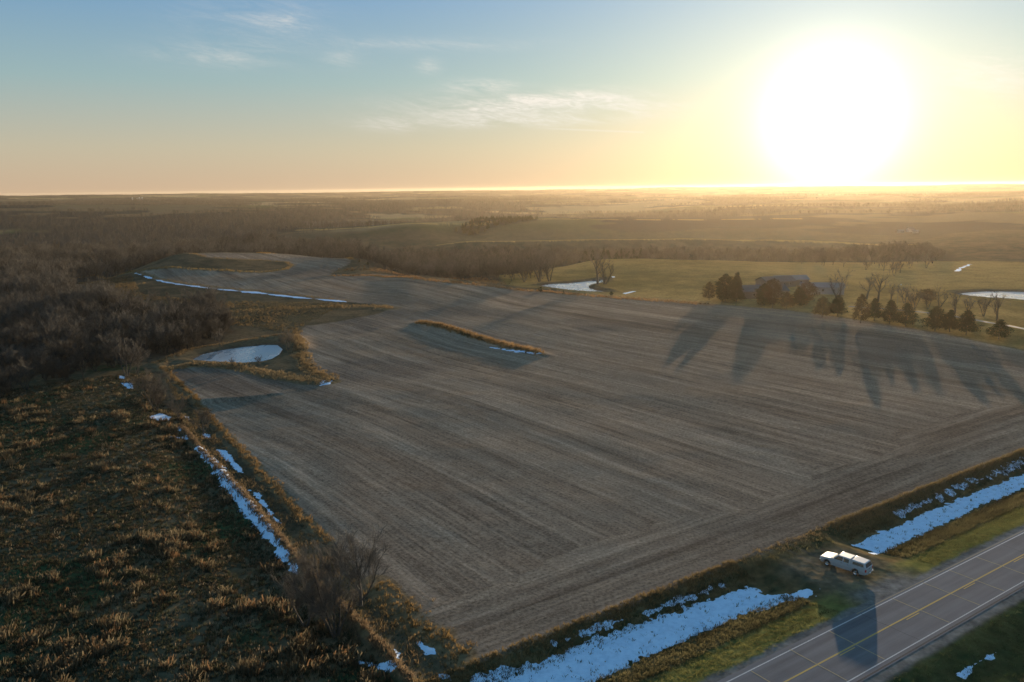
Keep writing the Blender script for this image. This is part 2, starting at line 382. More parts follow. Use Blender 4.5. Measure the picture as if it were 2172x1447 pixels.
# ------------------------------------------------------------------ materials
def principled(name, col=(.5, .5, .5), rough=.6, metal=0, spec=.5, **kw):
    mt = bpy.data.materials.new(name); mt.use_nodes = True; n = NT(mt.node_tree)
    b = n.n['Principled BSDF']; b.inputs['Base Color'].default_value = (*col, 1); b.inputs['Roughness'].default_value = rough
    b.inputs['Metallic'].default_value = metal; b.inputs['Specular IOR Level'].default_value = spec
    for k, v in kw.items(): b.inputs[k].default_value = v
    return mt, n, b
def weathered(name, col, rough=.6, metal=0, var=.2, scale=2.0, bump=0.0, **kw):
    mt, n, b = principled(name, col, rough, metal, **kw)
    tcn = n.add('ShaderNodeTexCoord'); f = n.noise(tcn.outputs['Object'], scale, 5, .6)
    c = n.mix(n.maprange(f, .3, .7), (*[q * (1 - var) for q in col], 1), (*[min(1, q * (1 + var)) for q in col], 1))
    n.put(b.inputs['Base Color'], c)
    if bump:
        bn = n.add('ShaderNodeBump'); bn.inputs['Strength'].default_value = bump; bn.inputs['Distance'].default_value = .02
        n.put(bn.inputs['Height'], f); n.put(b.inputs['Normal'], bn.outputs[0])
    return mt
# land: base colour comes from the cover mapped on the mesh, broken up by noise; rows on tilled ground
land, n, b = principled('land', rough=1.0, spec=0.0)
at = n.add('ShaderNodeAttribute', attribute_name='cover'); cx = n.add('ShaderNodeAttribute', attribute_name='row_u'); cyv = n.add('ShaderNodeAttribute', attribute_name='row_v')
tl = n.add('ShaderNodeAttribute', attribute_name='tilled')
geo = n.add('ShaderNodeNewGeometry'); pos = geo.outputs['Position']
uv = n.add('ShaderNodeCombineXYZ'); n.put(uv.inputs[0], cx.outputs['Fac']); n.put(uv.inputs[1], n.math('MULTIPLY', cyv.outputs['Fac'], .035))
rows = n.noise(uv.outputs[0], 1.25, 3, .65)
rows2 = n.noise(uv.outputs[0], .32, 3, .6)
clod = n.noise(pos, 2.2, 4, .7)
fine = n.noise(pos, .9, 5, .65); fine2 = n.noise(pos, .16, 4, .6)
f_f = n.math('ADD', n.maprange(rows, .3, .7, -.30, .30), n.maprange(rows2, .3, .7, -.12, .12))
f_f = n.math('ADD', n.math('MULTIPLY', f_f, 1.0), n.maprange(clod, .32, .68, -.42, .42))
f_g = n.math('ADD', n.maprange(fine, .3, .7, -.38, .38), n.maprange(fine2, .3, .7, -.15, .15))
fac = n.add('ShaderNodeMix', data_type='FLOAT'); n.put(fac.inputs[0], tl.outputs['Fac']); n.put(fac.inputs[2], f_g); n.put(fac.inputs[3], f_f)
mul = n.math('ADD', fac.outputs[0], 1.0)
cm = n.vmath('SCALE', at.outputs['Color']); n.put(cm.inputs['Scale'], mul)
n.put(b.inputs['Base Color'], cm.outputs[0])
bn = n.add('ShaderNodeBump'); bn.inputs['Distance'].default_value = .10; bn.inputs['Strength'].default_value = .55
n.put(bn.inputs['Height'], n.math('ADD', n.math('MULTIPLY', rows, n.math('MULTIPLY', tl.outputs['Fac'], .8)), n.math('MULTIPLY', clod, .6))); n.put(b.inputs['Normal'], bn.outputs[0])

def leafy(name, trans=.5, attr='tint', rough=.9):
    mt = bpy.data.materials.new(name); mt.use_nodes = True; n = NT(mt.node_tree); n.n.clear()
    o = n.add('ShaderNodeOutputMaterial'); a = n.add('ShaderNodeAttribute', attribute_name=attr)
    d = n.add('ShaderNodeBsdfDiffuse'); t = n.add('ShaderNodeBsdfTranslucent'); mx = n.add('ShaderNodeMixShader')
    n.put(d.inputs[0], a.outputs['Color']); n.put(t.inputs[0], a.outputs['Color']); mx.inputs[0].default_value = trans
    n.l.new(d.outputs[0], mx.inputs[1]); n.l.new(t.outputs[0], mx.inputs[2]); n.l.new(mx.outputs[0], o.inputs[0])
    return mt
M_grass = leafy('dry_grass', .5)
M_needle = leafy('needles', .25)
def bark(name, c1, c2, sc=3):
    mt, n, b = principled(name, c1, .9, spec=.15); p = n.add('ShaderNodeTexCoord')
    oi = n.add('ShaderNodeObjectInfo')
    f = n.noise(p.outputs['Object'], sc, 3, .6)
    c = n.mix(n.maprange(f, .35, .65), (*c1, 1), (*c2, 1))
    v = n.vmath('SCALE', c); n.put(v.inputs['Scale'], n.maprange(oi.outputs['Random'], 0, 1, .7, 1.3)); n.put(b.inputs['Base Color'], v.outputs[0])
    return mt
M_bark = bark('bark', (.045, .041, .035), (.085, .076, .064))
M_twig = bark('twigs', (.065, .058, .049), (.115, .102, .084), .6)
M_twigdark = bark('dark_twigs', (.042, .038, .032), (.075, .066, .054), .6)
M_twignear = bark('grey_twigs', (.060, .054, .046), (.115, .104, .088), .6)
M_pale = bark('pale_twigs', (.10, .098, .09), (.15, .145, .13), .6)
M_russet = bark('russet_leaves', (.08, .04, .02), (.12, .06, .03), .8)

# snow
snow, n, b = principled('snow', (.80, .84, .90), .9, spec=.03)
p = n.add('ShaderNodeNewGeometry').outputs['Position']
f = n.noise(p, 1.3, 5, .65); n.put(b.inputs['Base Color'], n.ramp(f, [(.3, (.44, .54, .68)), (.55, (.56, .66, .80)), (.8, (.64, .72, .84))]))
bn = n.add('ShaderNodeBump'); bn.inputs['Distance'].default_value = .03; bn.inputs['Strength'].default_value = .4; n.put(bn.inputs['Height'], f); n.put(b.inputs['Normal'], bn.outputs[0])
ice, n, b = principled('ice', (.30, .36, .42), .22, spec=.6)
p = n.add('ShaderNodeNewGeometry').outputs['Position']; mp = n.add('ShaderNodeMapping'); n.put(mp.inputs[0], p); mp.inputs['Scale'].default_value = (1, .35, 1)
f = n.noise(mp.outputs[0], .22, 5, .6, .6)
n.put(b.inputs['Base Color'], n.ramp(f, [(.35, (.12, .16, .195)), (.50, (.18, .22, .26)), (.68, (.25, .29, .33))]))
n.put(b.inputs['Roughness'], n.maprange(f, .35, .6, .12, .4))

# ------------------------------------------------------------------ the ground, one sheet out to the horizon
def make_ground():
    a_f = np.linspace(-math.radians(37.5), math.radians(37.5), 1180)
    a_l = np.linspace(-math.pi, a_f[0], 60)[:-1]; a_r = np.linspace(a_f[-1], math.pi, 60)[1:]
    A = np.concatenate([a_l, a_f, a_r])
    R = [14.0]
    while R[-1] < 6750:
        r = R[-1]; R.append(r + min(max(.22, .62 * r * r / (CAM_H * 813)), r * .02))
    R = np.array(R); print('ground rows', len(R), 'cols', len(A))
    AA, RR = np.meshgrid(A, R); X = RR * np.sin(AA); Y = RR * np.cos(AA); X = X.ravel(); Y = Y.ravel()
    Rf = RR.ravel()
    Z = zfun(X, Y)
    s, t = road_st(X, Y)
    # ---- cover colours
    col = np.zeros((len(X), 3))
    def put(mask, c):
        nonlocal col
        c = np.asarray(c, float); mask = np.clip(mask, 0, 1)[:, None]; col = col * (1 - mask) + mask * c
    def mix3(c1, c2, f): f = np.clip(f, 0, 1)[:, None]; return np.array(c1) * (1 - f) + np.array(c2) * f
    LM = 1.9; n1 = fbm(X, Y, 60, 4, 101); n2 = fbm(X, Y, 9, 4, 102); n3 = fbm(X, Y, 1.8, 3, 103); nb = fbm(X, Y, 260, 4, 104); nh = fbm(X, Y, 900, 3, 105)
    col[:] = mix3((.026, .024, .016), (.058, .043, .026), .5 + n2 * 1.1 + n1 * .6 + n3 * .3)
    # far country: blocks of stubble, pasture and wood
    far = sstep(900, 1300, Rf)
    cell = vnoise(X / 330 + .4 * nb, Y / 420 + .4 * nb, 55)
    fc = mix3((.062, .048, .029), (.040, .042, .019), (cell - .4) * 6); fc = mix3(fc, (.130, .095, .050), (cell - .62) * 9)
    put(far, fc)
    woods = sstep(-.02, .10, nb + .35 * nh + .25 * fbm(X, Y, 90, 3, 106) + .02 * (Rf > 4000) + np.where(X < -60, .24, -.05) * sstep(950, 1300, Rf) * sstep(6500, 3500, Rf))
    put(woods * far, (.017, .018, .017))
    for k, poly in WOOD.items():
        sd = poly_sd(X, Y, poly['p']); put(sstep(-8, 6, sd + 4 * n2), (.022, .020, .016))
    sdF = poly_sd(X, Y, FIELD); sdM = poly_sd(X, Y, MEADOW); sdP = poly_sd(X, Y, PASTURE)
    # hill slopes beyond the pond, rough grass
    put(sstep(-3, 3, sdP + 2 * n2), mix3((.076, .054, .020), (.150, .096, .036), .5 + n1 + .5 * n2))
    q = .5 + 1.0 * n2 + .6 * n3
    md = mix3((.022, .025, .015), (.054, .042, .026), q); md = mix3(md, (.055, .037, .020), (fbm(X, Y, 4.5, 3, 110) * .8 + n1 * .5 - .10) * 2.5)
    md = mix3(md, (.017, .028, .013), (fbm(X, Y, 14, 3, 111) - .15) * 3)
    put(sstep(-1, 1.0, sdM + .8 * n3), md)
    # tilled field: soil and residue in bands
    th_ = math.radians(-57); du = np.array([-math.sin(th_), math.cos(th_)]); dv = np.array([math.cos(th_), math.sin(th_)])
    bend = -12 * np.tanh((X * dv[0] + Y * dv[1] + 200) / 55) + 11 * fbm(X, Y, 170, 1, 120)
    u = X * du[0] + Y * du[1] + bend; v = X * dv[0] + Y * dv[1]
    headland = sstep(38, 26, s + 9 * n1 + 3 * n2)
    uu = u * (1 - (headland > .5)) + (headland > .5) * s; vv = v * (1 - (headland > .5)) + (headland > .5) * t
    band = fbm(uu * 1.0, vv * .045, 7.5, 3, 121) * 1.15 + .22 * np.sin(uu * 2 * math.pi / 14.5 + 3.5 * n1)
    fine_b = fbm(uu, vv * .03, 1.6, 2, 122)
    wet = sstep(.05, .6, n1 * .9 + fbm(X, Y, 35, 3, 123))
    q = .55 + .34 * band * (.5 + 1.0 * vnoise(X / 50, Y / 50, 66)) + .38 * fine_b + .20 * n3 - .20 * headland
    fc = mix3((.058, .044, .033), (.126, .099, .074), q); fc = mix3(fc, (.042, .036, .032), wet * .45)
    put(sstep(-.5, .5, sdF + .7 * n3), fc)
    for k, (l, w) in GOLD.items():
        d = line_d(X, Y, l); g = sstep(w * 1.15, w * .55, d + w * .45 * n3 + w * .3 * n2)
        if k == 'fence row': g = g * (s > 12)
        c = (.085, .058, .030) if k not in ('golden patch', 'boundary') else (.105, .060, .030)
        if k.startswith('far'): c = (.22, .15, .055)  # gold of the sunlit far crests, painted into the cover
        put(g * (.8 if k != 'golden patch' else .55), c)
    # berm slopes and pond banks stay rough brown grass
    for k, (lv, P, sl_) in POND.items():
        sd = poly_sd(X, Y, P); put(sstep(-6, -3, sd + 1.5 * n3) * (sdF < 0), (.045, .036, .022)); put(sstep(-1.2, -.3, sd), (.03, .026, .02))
    # road corridor
    rmask = (Rf < 700)
    g1 = mix3((.040, .048, .015), (.088, .074, .023), .5 + n3 * .7 + n2 * .5)
    g2 = mix3((.022, .024, .012), (.062, .044, .021), .5 + n3 * 1.0 + .5 * fbm(s, t * .15, .9, 3, 130))
    put(sstep(17.6, 16.6, s + .8 * n3) * sstep(4, 6, s) * rmask, g2)
    put(sstep(6.2, 4.6, s + .5 * n3) * (s > -2) * rmask, g1)
    g3 = mix3((.014, .024, .010), (.028, .034, .014), .5 + n3)
    put(sstep(-8.0, -9.5, s) * rmask, g3)
    put(sstep(-15, -18, s + n3) * rmask, mix3((.012, .015, .010), (.028, .024, .014), .5 + n3 + n2 * .5))
    # gravel shoulders feathered into the grass
    gr = mix3((.060, .056, .052), (.088, .082, .075), .5 + n3 + .6 * fbm(X, Y, .5, 2, 140))
    put(sstep(1.9, 1.2, s + .45 * n3) * sstep(-9.1, -8.3, s - .3 * n3) * rmask, gr)
    ent = sstep(22, 26, t + 1.5 * n3) * sstep(40, 34, t + 1.5 * n3) * sstep(14, 11, s + 2 * n2) * sstep(1, 2, s)
    put(ent * .75 * rmask, mix3((.050, .042, .030), (.085, .066, .044), .5 + n3))
    put(sstep(24, 27, t) * sstep(38, 33, t) * sstep(4.6, 2.4, s + .7 * n3) * (s > 1) * rmask, gr)
    # wheel tracks through the entrance into the field
    for off in (-.85, .85):
        tr = np.exp(-((t - 30 - off - 0.06 * (s - 8)) / .28) ** 2) * sstep(2, 4, s) * sstep(26, 18, s); put(tr * .6, (.06, .048, .036))
    col = np.clip(col * LM, .004, .9)
    tilled = sstep(-.5, .5, sdF)
    nA, nR = len(A), len(R)
    I, J = np.meshgrid(np.arange(nR - 1), np.arange(nA - 1), indexing='ij')
    q0 = (I * nA + J).ravel(); faces = np.stack([q0, q0 + 1, q0 + nA + 1, q0 + nA], 1)[:, ::-1]
    # classes
    cls = np.zeros(len(X), int); cls[sdM > 0] = 1; cls[(sdP > 0)] = 2; cls[sdF > 0] = 3; cls[(np.abs(s) < 17) & (Rf < 700) & (sdF <= 0)] = 4
    fcl = cls[faces[:, 0]]
    for k, name in enumerate(['ground', 'meadow', 'pasture', 'crop_field', 'verge']):
        f = faces[fcl == k]; used = np.unique(f); remap = np.full(len(X), -1); remap[used] = np.arange(len(used))
        V = np.stack([X[used], Y[used], Z[used]], 1)
        o = mesh_np(name, V, remap[f], [land], True, attrs={'cover': col[used], 'row_u': uu[used], 'row_v': vv[used], 'tilled': tilled[used]})
        tag(o, kind='structure')
# ------------------------------------------------------------------ woods outlines
WOOD = {
 'left': dict(p=pp([(285, 766), (312, 760), (400, 742), (455, 727), (478, 715), (478, 690), (440, 662)]) + [polar(330, 345), polar(230, 380), polar(150, 420), polar(120, 560), polar(-300, 640), polar(-500, 300), polar(-300, 215), polar(0, 232), polar(150, 236)]),
 'valley': dict(p=[polar(-400, 640), polar(130, 560), polar(180, 650), polar(360, 690), polar(500, 700), polar(650, 720), polar(700, 720), polar(760, 700), polar(760, 880), polar(640, 960), polar(560, 1100), polar(-400, 1250)]),
 'creek': dict(p=[polar(690, 640), polar(760, 560), polar(850, 490), polar(960, 455), polar(1060, 440), polar(1150, 450), polar(1160, 480), polar(1090, 520), polar(1080, 590), polar(1180, 640), polar(1190, 760), polar(900, 790), polar(760, 800)]),
 'behind pasture': dict(p=[polar(1150, 640), polar(1300, 640), polar(1500, 640), polar(1700, 650), polar(1900, 660), polar(1990, 700), polar(1900, 760), polar(1700, 790), polar(1500, 785), polar(1180, 780)]),
 'right': dict(p=[polar(1660, 560), polar(1850, 500), polar(1960, 490), polar(2010, 560), polar(2040, 640), polar(1990, 780), polar(1850, 800), polar(1660, 700)]),
 'cedar': dict(p=[polar(960, 1120), polar(1000, 1100), polar(1060, 1180), polar(1130, 1260), polar(1150, 1330), polar(1080, 1340), polar(1010, 1260)]),
}
print('terrain'); make_ground()

# ------------------------------------------------------------------ snow patches and ice
def snow_patch(name, px=None, world=None, step=.14, seed=0, thick=.07, nscale=1.3, namp=.9, label=None, kind_=None, holes=.55):
    P = world if world is not None else pp(px)
    A = np.array(P); x0, y0 = A.min(0) - 1; x1, y1 = A.max(0) + 1
    nx, ny = int((x1 - x0) / step) + 1, int((y1 - y0) / step) + 1
    X, Y = np.meshgrid(np.linspace(x0, x1, nx), np.linspace(y0, y1, ny)); X = X.ravel(); Y = Y.ravel()
    s = poly_sd(X, Y, P)
    s = np.minimum(s, 1.6 * holes + .3) + namp * fbm(X, Y, nscale, 5, 200 + seed, .6) - .1
    # a little grass pokes through
    s = np.minimum(s, (fbm(X, Y, .8, 3, 300 + seed) + .72) * 2.0)
    z = zfun(X, Y) + np.clip(s * .15, -.12, thick) + .004 * fbm(X, Y, .9, 2, 5)
    ok = s > -.5
    I, J = np.meshgrid(np.arange(ny - 1), np.arange(nx - 1), indexing='ij'); q = (I * nx + J).ravel()
    f = np.stack([q, q + 1, q + nx + 1, q + nx], 1); f = f[ok[f].any(1)]
    used = np.unique(f); rm = np.full(len(X), -1); rm[used] = np.arange(len(used))
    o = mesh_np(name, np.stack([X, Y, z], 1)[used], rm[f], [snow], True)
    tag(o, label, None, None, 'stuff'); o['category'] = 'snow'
    return o
def st_poly(L): return [tuple(RA + RT * t + RN * (s + 1.0)) for t, s in L]
ROUGH = 0.0
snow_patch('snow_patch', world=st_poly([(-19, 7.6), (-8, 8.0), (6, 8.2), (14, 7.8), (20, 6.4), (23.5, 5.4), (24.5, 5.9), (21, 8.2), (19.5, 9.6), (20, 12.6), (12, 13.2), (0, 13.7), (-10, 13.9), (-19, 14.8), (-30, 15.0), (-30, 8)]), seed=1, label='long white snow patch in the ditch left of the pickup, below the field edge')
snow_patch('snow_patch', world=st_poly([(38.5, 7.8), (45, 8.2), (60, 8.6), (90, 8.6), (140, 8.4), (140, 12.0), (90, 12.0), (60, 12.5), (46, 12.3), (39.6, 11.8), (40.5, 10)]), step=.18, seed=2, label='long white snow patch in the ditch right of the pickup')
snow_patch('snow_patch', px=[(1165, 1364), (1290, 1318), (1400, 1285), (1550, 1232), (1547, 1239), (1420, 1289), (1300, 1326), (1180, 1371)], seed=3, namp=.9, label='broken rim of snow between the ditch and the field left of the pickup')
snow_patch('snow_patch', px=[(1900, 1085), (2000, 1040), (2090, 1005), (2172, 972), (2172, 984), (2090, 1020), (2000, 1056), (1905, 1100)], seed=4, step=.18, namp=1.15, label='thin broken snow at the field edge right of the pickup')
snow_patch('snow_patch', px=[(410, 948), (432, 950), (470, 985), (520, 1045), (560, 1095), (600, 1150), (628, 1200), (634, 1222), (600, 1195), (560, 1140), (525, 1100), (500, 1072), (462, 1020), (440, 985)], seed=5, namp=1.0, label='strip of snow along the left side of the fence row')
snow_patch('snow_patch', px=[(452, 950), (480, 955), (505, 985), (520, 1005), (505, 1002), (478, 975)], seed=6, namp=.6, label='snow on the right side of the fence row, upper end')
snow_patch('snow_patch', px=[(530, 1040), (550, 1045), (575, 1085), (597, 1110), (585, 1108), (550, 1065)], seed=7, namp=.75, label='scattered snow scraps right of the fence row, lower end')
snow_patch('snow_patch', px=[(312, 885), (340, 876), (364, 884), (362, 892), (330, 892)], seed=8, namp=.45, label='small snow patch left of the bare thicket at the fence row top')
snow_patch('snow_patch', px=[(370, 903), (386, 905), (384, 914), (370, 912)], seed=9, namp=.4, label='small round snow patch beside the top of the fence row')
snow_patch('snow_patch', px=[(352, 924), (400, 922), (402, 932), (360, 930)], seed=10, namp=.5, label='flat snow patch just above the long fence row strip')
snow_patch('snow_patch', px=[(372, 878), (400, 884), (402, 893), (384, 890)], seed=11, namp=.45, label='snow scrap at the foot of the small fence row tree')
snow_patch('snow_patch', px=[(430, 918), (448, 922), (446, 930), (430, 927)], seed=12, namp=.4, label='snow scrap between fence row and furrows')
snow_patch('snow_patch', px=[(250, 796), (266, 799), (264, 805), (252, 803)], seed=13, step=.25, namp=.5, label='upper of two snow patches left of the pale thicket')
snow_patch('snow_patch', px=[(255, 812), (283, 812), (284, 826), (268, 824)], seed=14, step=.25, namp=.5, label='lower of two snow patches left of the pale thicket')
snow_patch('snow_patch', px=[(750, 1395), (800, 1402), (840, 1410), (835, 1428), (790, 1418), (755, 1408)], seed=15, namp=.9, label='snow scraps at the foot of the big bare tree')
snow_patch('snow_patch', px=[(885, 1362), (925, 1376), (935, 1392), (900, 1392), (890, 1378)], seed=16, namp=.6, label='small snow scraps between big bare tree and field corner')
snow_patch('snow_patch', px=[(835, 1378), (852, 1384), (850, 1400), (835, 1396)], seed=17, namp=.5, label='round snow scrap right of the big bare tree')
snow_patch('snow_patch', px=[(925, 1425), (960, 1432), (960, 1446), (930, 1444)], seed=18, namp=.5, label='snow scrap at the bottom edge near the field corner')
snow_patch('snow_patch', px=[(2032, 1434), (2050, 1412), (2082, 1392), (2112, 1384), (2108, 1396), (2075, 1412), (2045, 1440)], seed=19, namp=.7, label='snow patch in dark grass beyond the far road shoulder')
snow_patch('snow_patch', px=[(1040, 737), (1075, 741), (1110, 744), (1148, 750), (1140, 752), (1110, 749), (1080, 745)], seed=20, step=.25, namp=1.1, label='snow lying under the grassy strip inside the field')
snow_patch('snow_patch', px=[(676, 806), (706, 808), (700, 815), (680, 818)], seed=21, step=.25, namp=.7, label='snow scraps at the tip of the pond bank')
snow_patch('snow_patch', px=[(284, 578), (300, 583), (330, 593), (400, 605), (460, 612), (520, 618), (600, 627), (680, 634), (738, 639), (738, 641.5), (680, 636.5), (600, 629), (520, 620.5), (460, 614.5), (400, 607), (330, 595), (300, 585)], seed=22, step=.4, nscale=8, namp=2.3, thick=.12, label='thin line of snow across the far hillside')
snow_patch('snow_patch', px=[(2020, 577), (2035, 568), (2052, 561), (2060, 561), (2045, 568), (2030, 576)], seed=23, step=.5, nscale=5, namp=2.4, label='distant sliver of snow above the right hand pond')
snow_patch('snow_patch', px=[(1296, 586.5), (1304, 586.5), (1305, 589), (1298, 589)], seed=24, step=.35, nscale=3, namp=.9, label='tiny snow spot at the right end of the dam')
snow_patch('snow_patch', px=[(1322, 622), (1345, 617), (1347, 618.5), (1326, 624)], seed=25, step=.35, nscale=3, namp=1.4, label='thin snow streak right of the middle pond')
ROUGH = 1.0
for k, (lv, P, sl_) in POND.items():
    A = np.array(P); c = A.mean(0); big = c + (A - c) * (1 + 6 / np.maximum(np.hypot(*(A - c).T), 8))[:, None]
    bm = bmesh.new(); vs = [bm.verts.new((x, y, lv)) for x, y in big]; bm.faces.new(vs); bmesh.ops.triangulate(bm, faces=bm.faces[:])
    o = bm_obj('pond_ice', bm, ice, smooth=False)
    tag(o, kind='structure'); o['label'] = {'near': 'frozen pale blue pond inside the grassy bank at the field corner', 'mid': 'frozen pond with a point of land beyond the field', 'far': 'frozen pond at the right edge behind bare trees'}[k]

# ------------------------------------------------------------------ road
def strip(name, s0, s1, t0, t1, z, mat, dt=4.0):
    ts = np.arange(t0, t1 + .01, dt) if t1 - t0 > dt else np.array([t0, t1])
    V, Fq = [], []
    for i, t in enumerate(ts):
        for s in (s0, s1):
            p = RA + RT * t + RN * s; V.append((p[0], p[1], z))
    V = np.array(V); k = np.arange(len(ts) - 1) * 2; Fq = np.stack([k, k + 2, k + 3, k + 1], 1)
    return V, Fq
def joinparts(L):
    Vs, Fs, o = [], [], 0
    for V, Fq in L: Vs.append(V); Fs.append(Fq + o); o += len(V)
    return np.concatenate(Vs), np.concatenate(Fs)
asph, n, b = principled('pavement', (.12, .115, .115), .95, spec=.03)
p = n.add('ShaderNodeNewGeometry').outputs['Position']
mp = n.add('ShaderNodeMapping', vector_type='POINT'); n.put(mp.inputs[0], p); mp.inputs['Rotation'].default_value = (0, 0, -math.atan2(RT[1], RT[0]))
ms = n.add('ShaderNodeMapping'); n.put(ms.inputs[0], mp.outputs[0]); ms.inputs['Scale'].default_value = (.05, 1, 1)
f1 = n.noise(ms.outputs[0], .9, 4, .6); f2 = n.noise(p, 9, 4, .7); f3 = n.noise(p, .3, 3, .5)
mm = n.math('ADD', n.math('ADD', n.maprange(f1, .3, .7, .80, 1.18), n.maprange(f2, .3, .7, -.10, .10)), n.maprange(f3, .3, .7, -.06, .06))
sp_ = n.add('ShaderNodeSeparateXYZ'); n.put(sp_.inputs[0], mp.outputs[0]); S0 = -RA[0] * math.sin(math.atan2(RT[1], RT[0])) + RA[1] * math.cos(math.atan2(RT[1], RT[0]))
sv = n.math('SUBTRACT', sp_.outputs[1], float(S0))
for c_ in (-.8, -2.5, -4.2, -5.9):
    q_ = n.math('DIVIDE', n.math('SUBTRACT', sv, c_), .38); g_ = n.math('EXPONENT', n.math('MULTIPLY', n.math('MULTIPLY', q_, q_), -1.0)); mm = n.math('SUBTRACT', mm, n.math('MULTIPLY', g_, .13))
v_ = n.vmath('SCALE', (.136, .132, .140)); n.put(v_.inputs['Scale'], mm); n.put(b.inputs['Base Color'], v_.outputs[0])
T0, T1 = -70, 420
tag(mesh_np('road', *strip('r', -7.55, .62, T0, T1, 0.0, None), [asph]), kind='structure')
def paint(name, col, wear=.5):
    mt, n, b = principled(name, col, .9, spec=.05)
    p = n.add('ShaderNodeNewGeometry').outputs['Position']; f = n.noise(p, 4.0, 5, .7); g = n.noise(p, .35, 3, .5)
    w = n.math('MULTIPLY', n.maprange(f, .36, .60), n.maprange(g, .3, .6, .75, 1))
    n.put(b.inputs['Base Color'], n.mix(n.math('ADD', n.math('MULTIPLY', w, wear), 1 - wear), (.128, .12, .125, 1), (*col, 1))); return mt
Pw = paint('white_paint', (.50, .49, .48), .4); Py = paint('yellow_paint', (.50, .33, .09), .3); Pt = paint('joint_sealant', (.36, .28, .15), .3); Pd = paint('dark_sealant', (.05, .045, .045), .4)
tag(mesh_np('edge_line', *strip('', -.06, .07, T0, T1, .006, None), [Pw]), kind='structure')
tag(mesh_np('edge_line', *strip('', -6.82, -6.69, T0, T1, .006, None), [Pw]), kind='structure')
tag(mesh_np('centre_line', *strip('', -3.33, -3.15, T0, T1, .008, None), [Py]), kind='structure')
L = [strip('', -3.62, -3.50, t, t + 2.6, .008, None) for t in np.arange(-62 + 1.3, 400, 12.3)]
tag(mesh_np('centre_dashes', *joinparts(L), [Py]), kind='structure')
# transverse joints, slightly skewed, one every 6.3 m
def joint(t, s0, s1, w, z, wob=.05):
    V, Fq = [], []; ss = np.linspace(s0, s1, 14); off = np.cumsum(rng.normal(0, wob * .35, 14))
    for s, o_ in zip(ss, off):
        for q in (-w / 2, w / 2):
            pnt = RA + RT * (t + o_ + q) + RN * s; V.append((pnt[0], pnt[1], z))
    k = np.arange(13) * 2; return np.array(V), np.stack([k, k + 1, k + 3, k + 2], 1)
jl, jd = [], []
for i, t in enumerate(np.arange(-59.4, 410, 6.3)):
    if i % 5 == 3: jd.append(joint(t, -6.7, .1, .06, .010, .1))
    else: jl.append(joint(t + rng.normal(0, .1), -6.6, rng.uniform(-.1, .25), .13, .010))
tag(mesh_np('pavement_joint', *joinparts(jl), [Pt]), kind='structure')
tag(mesh_np('pavement_crack', *joinparts(jd), [Pd]), kind='structure')
tag(mesh_np('shoulder_seam', *strip('', .36, .44, 22, T1, .007, None), [Pt]), kind='structure')
tag(mesh_np('shoulder_seam', *strip('', -7.42, -7.22, T0, T1, .005, None), [Pd]), kind='structure')

# ------------------------------------------------------------------ tree builders
class Tubes:
    def __init__(s): s.V = []; s.F = []; s.n = 0
    def tube(s, pts, rad, k=3):
        pts = [np.asarray(p, float) for p in pts]; m_ = len(pts)
        d0 = pts[-1] - pts[0]; d0 /= np.linalg.norm(d0) + 1e-9
        a = np.cross(d0, [0, 0, 1.]);
        if np.linalg.norm(a) < .1: a = np.cross(d0, [1., 0, 0])
        a /= np.linalg.norm(a); b_ = np.cross(d0, a)
        for p_, r in zip(pts, rad):
            for j in range(k):
                t = 2 * math.pi * j / k; s.V.append(p_ + r * (math.cos(t) * a + math.sin(t) * b_))
        for i in range(m_ - 1):
            for j in range(k):
                q = s.n + i * k + j; q2 = s.n + i * k + (j + 1) % k; s.F.append((q, q2, q2 + k, q + k))
        s.n += m_ * k
    def obj(s, name, mat, **kw):
        return mesh_np(name, np.array(s.V), np.array(s.F), [mat], True, **kw)
def rot_about(v, ax, a):
    ax = ax / (np.linalg.norm(ax) + 1e-9); return v * math.cos(a) + np.cross(ax, v) * math.sin(a) + ax * ax.dot(v) * (1 - math.cos(a))
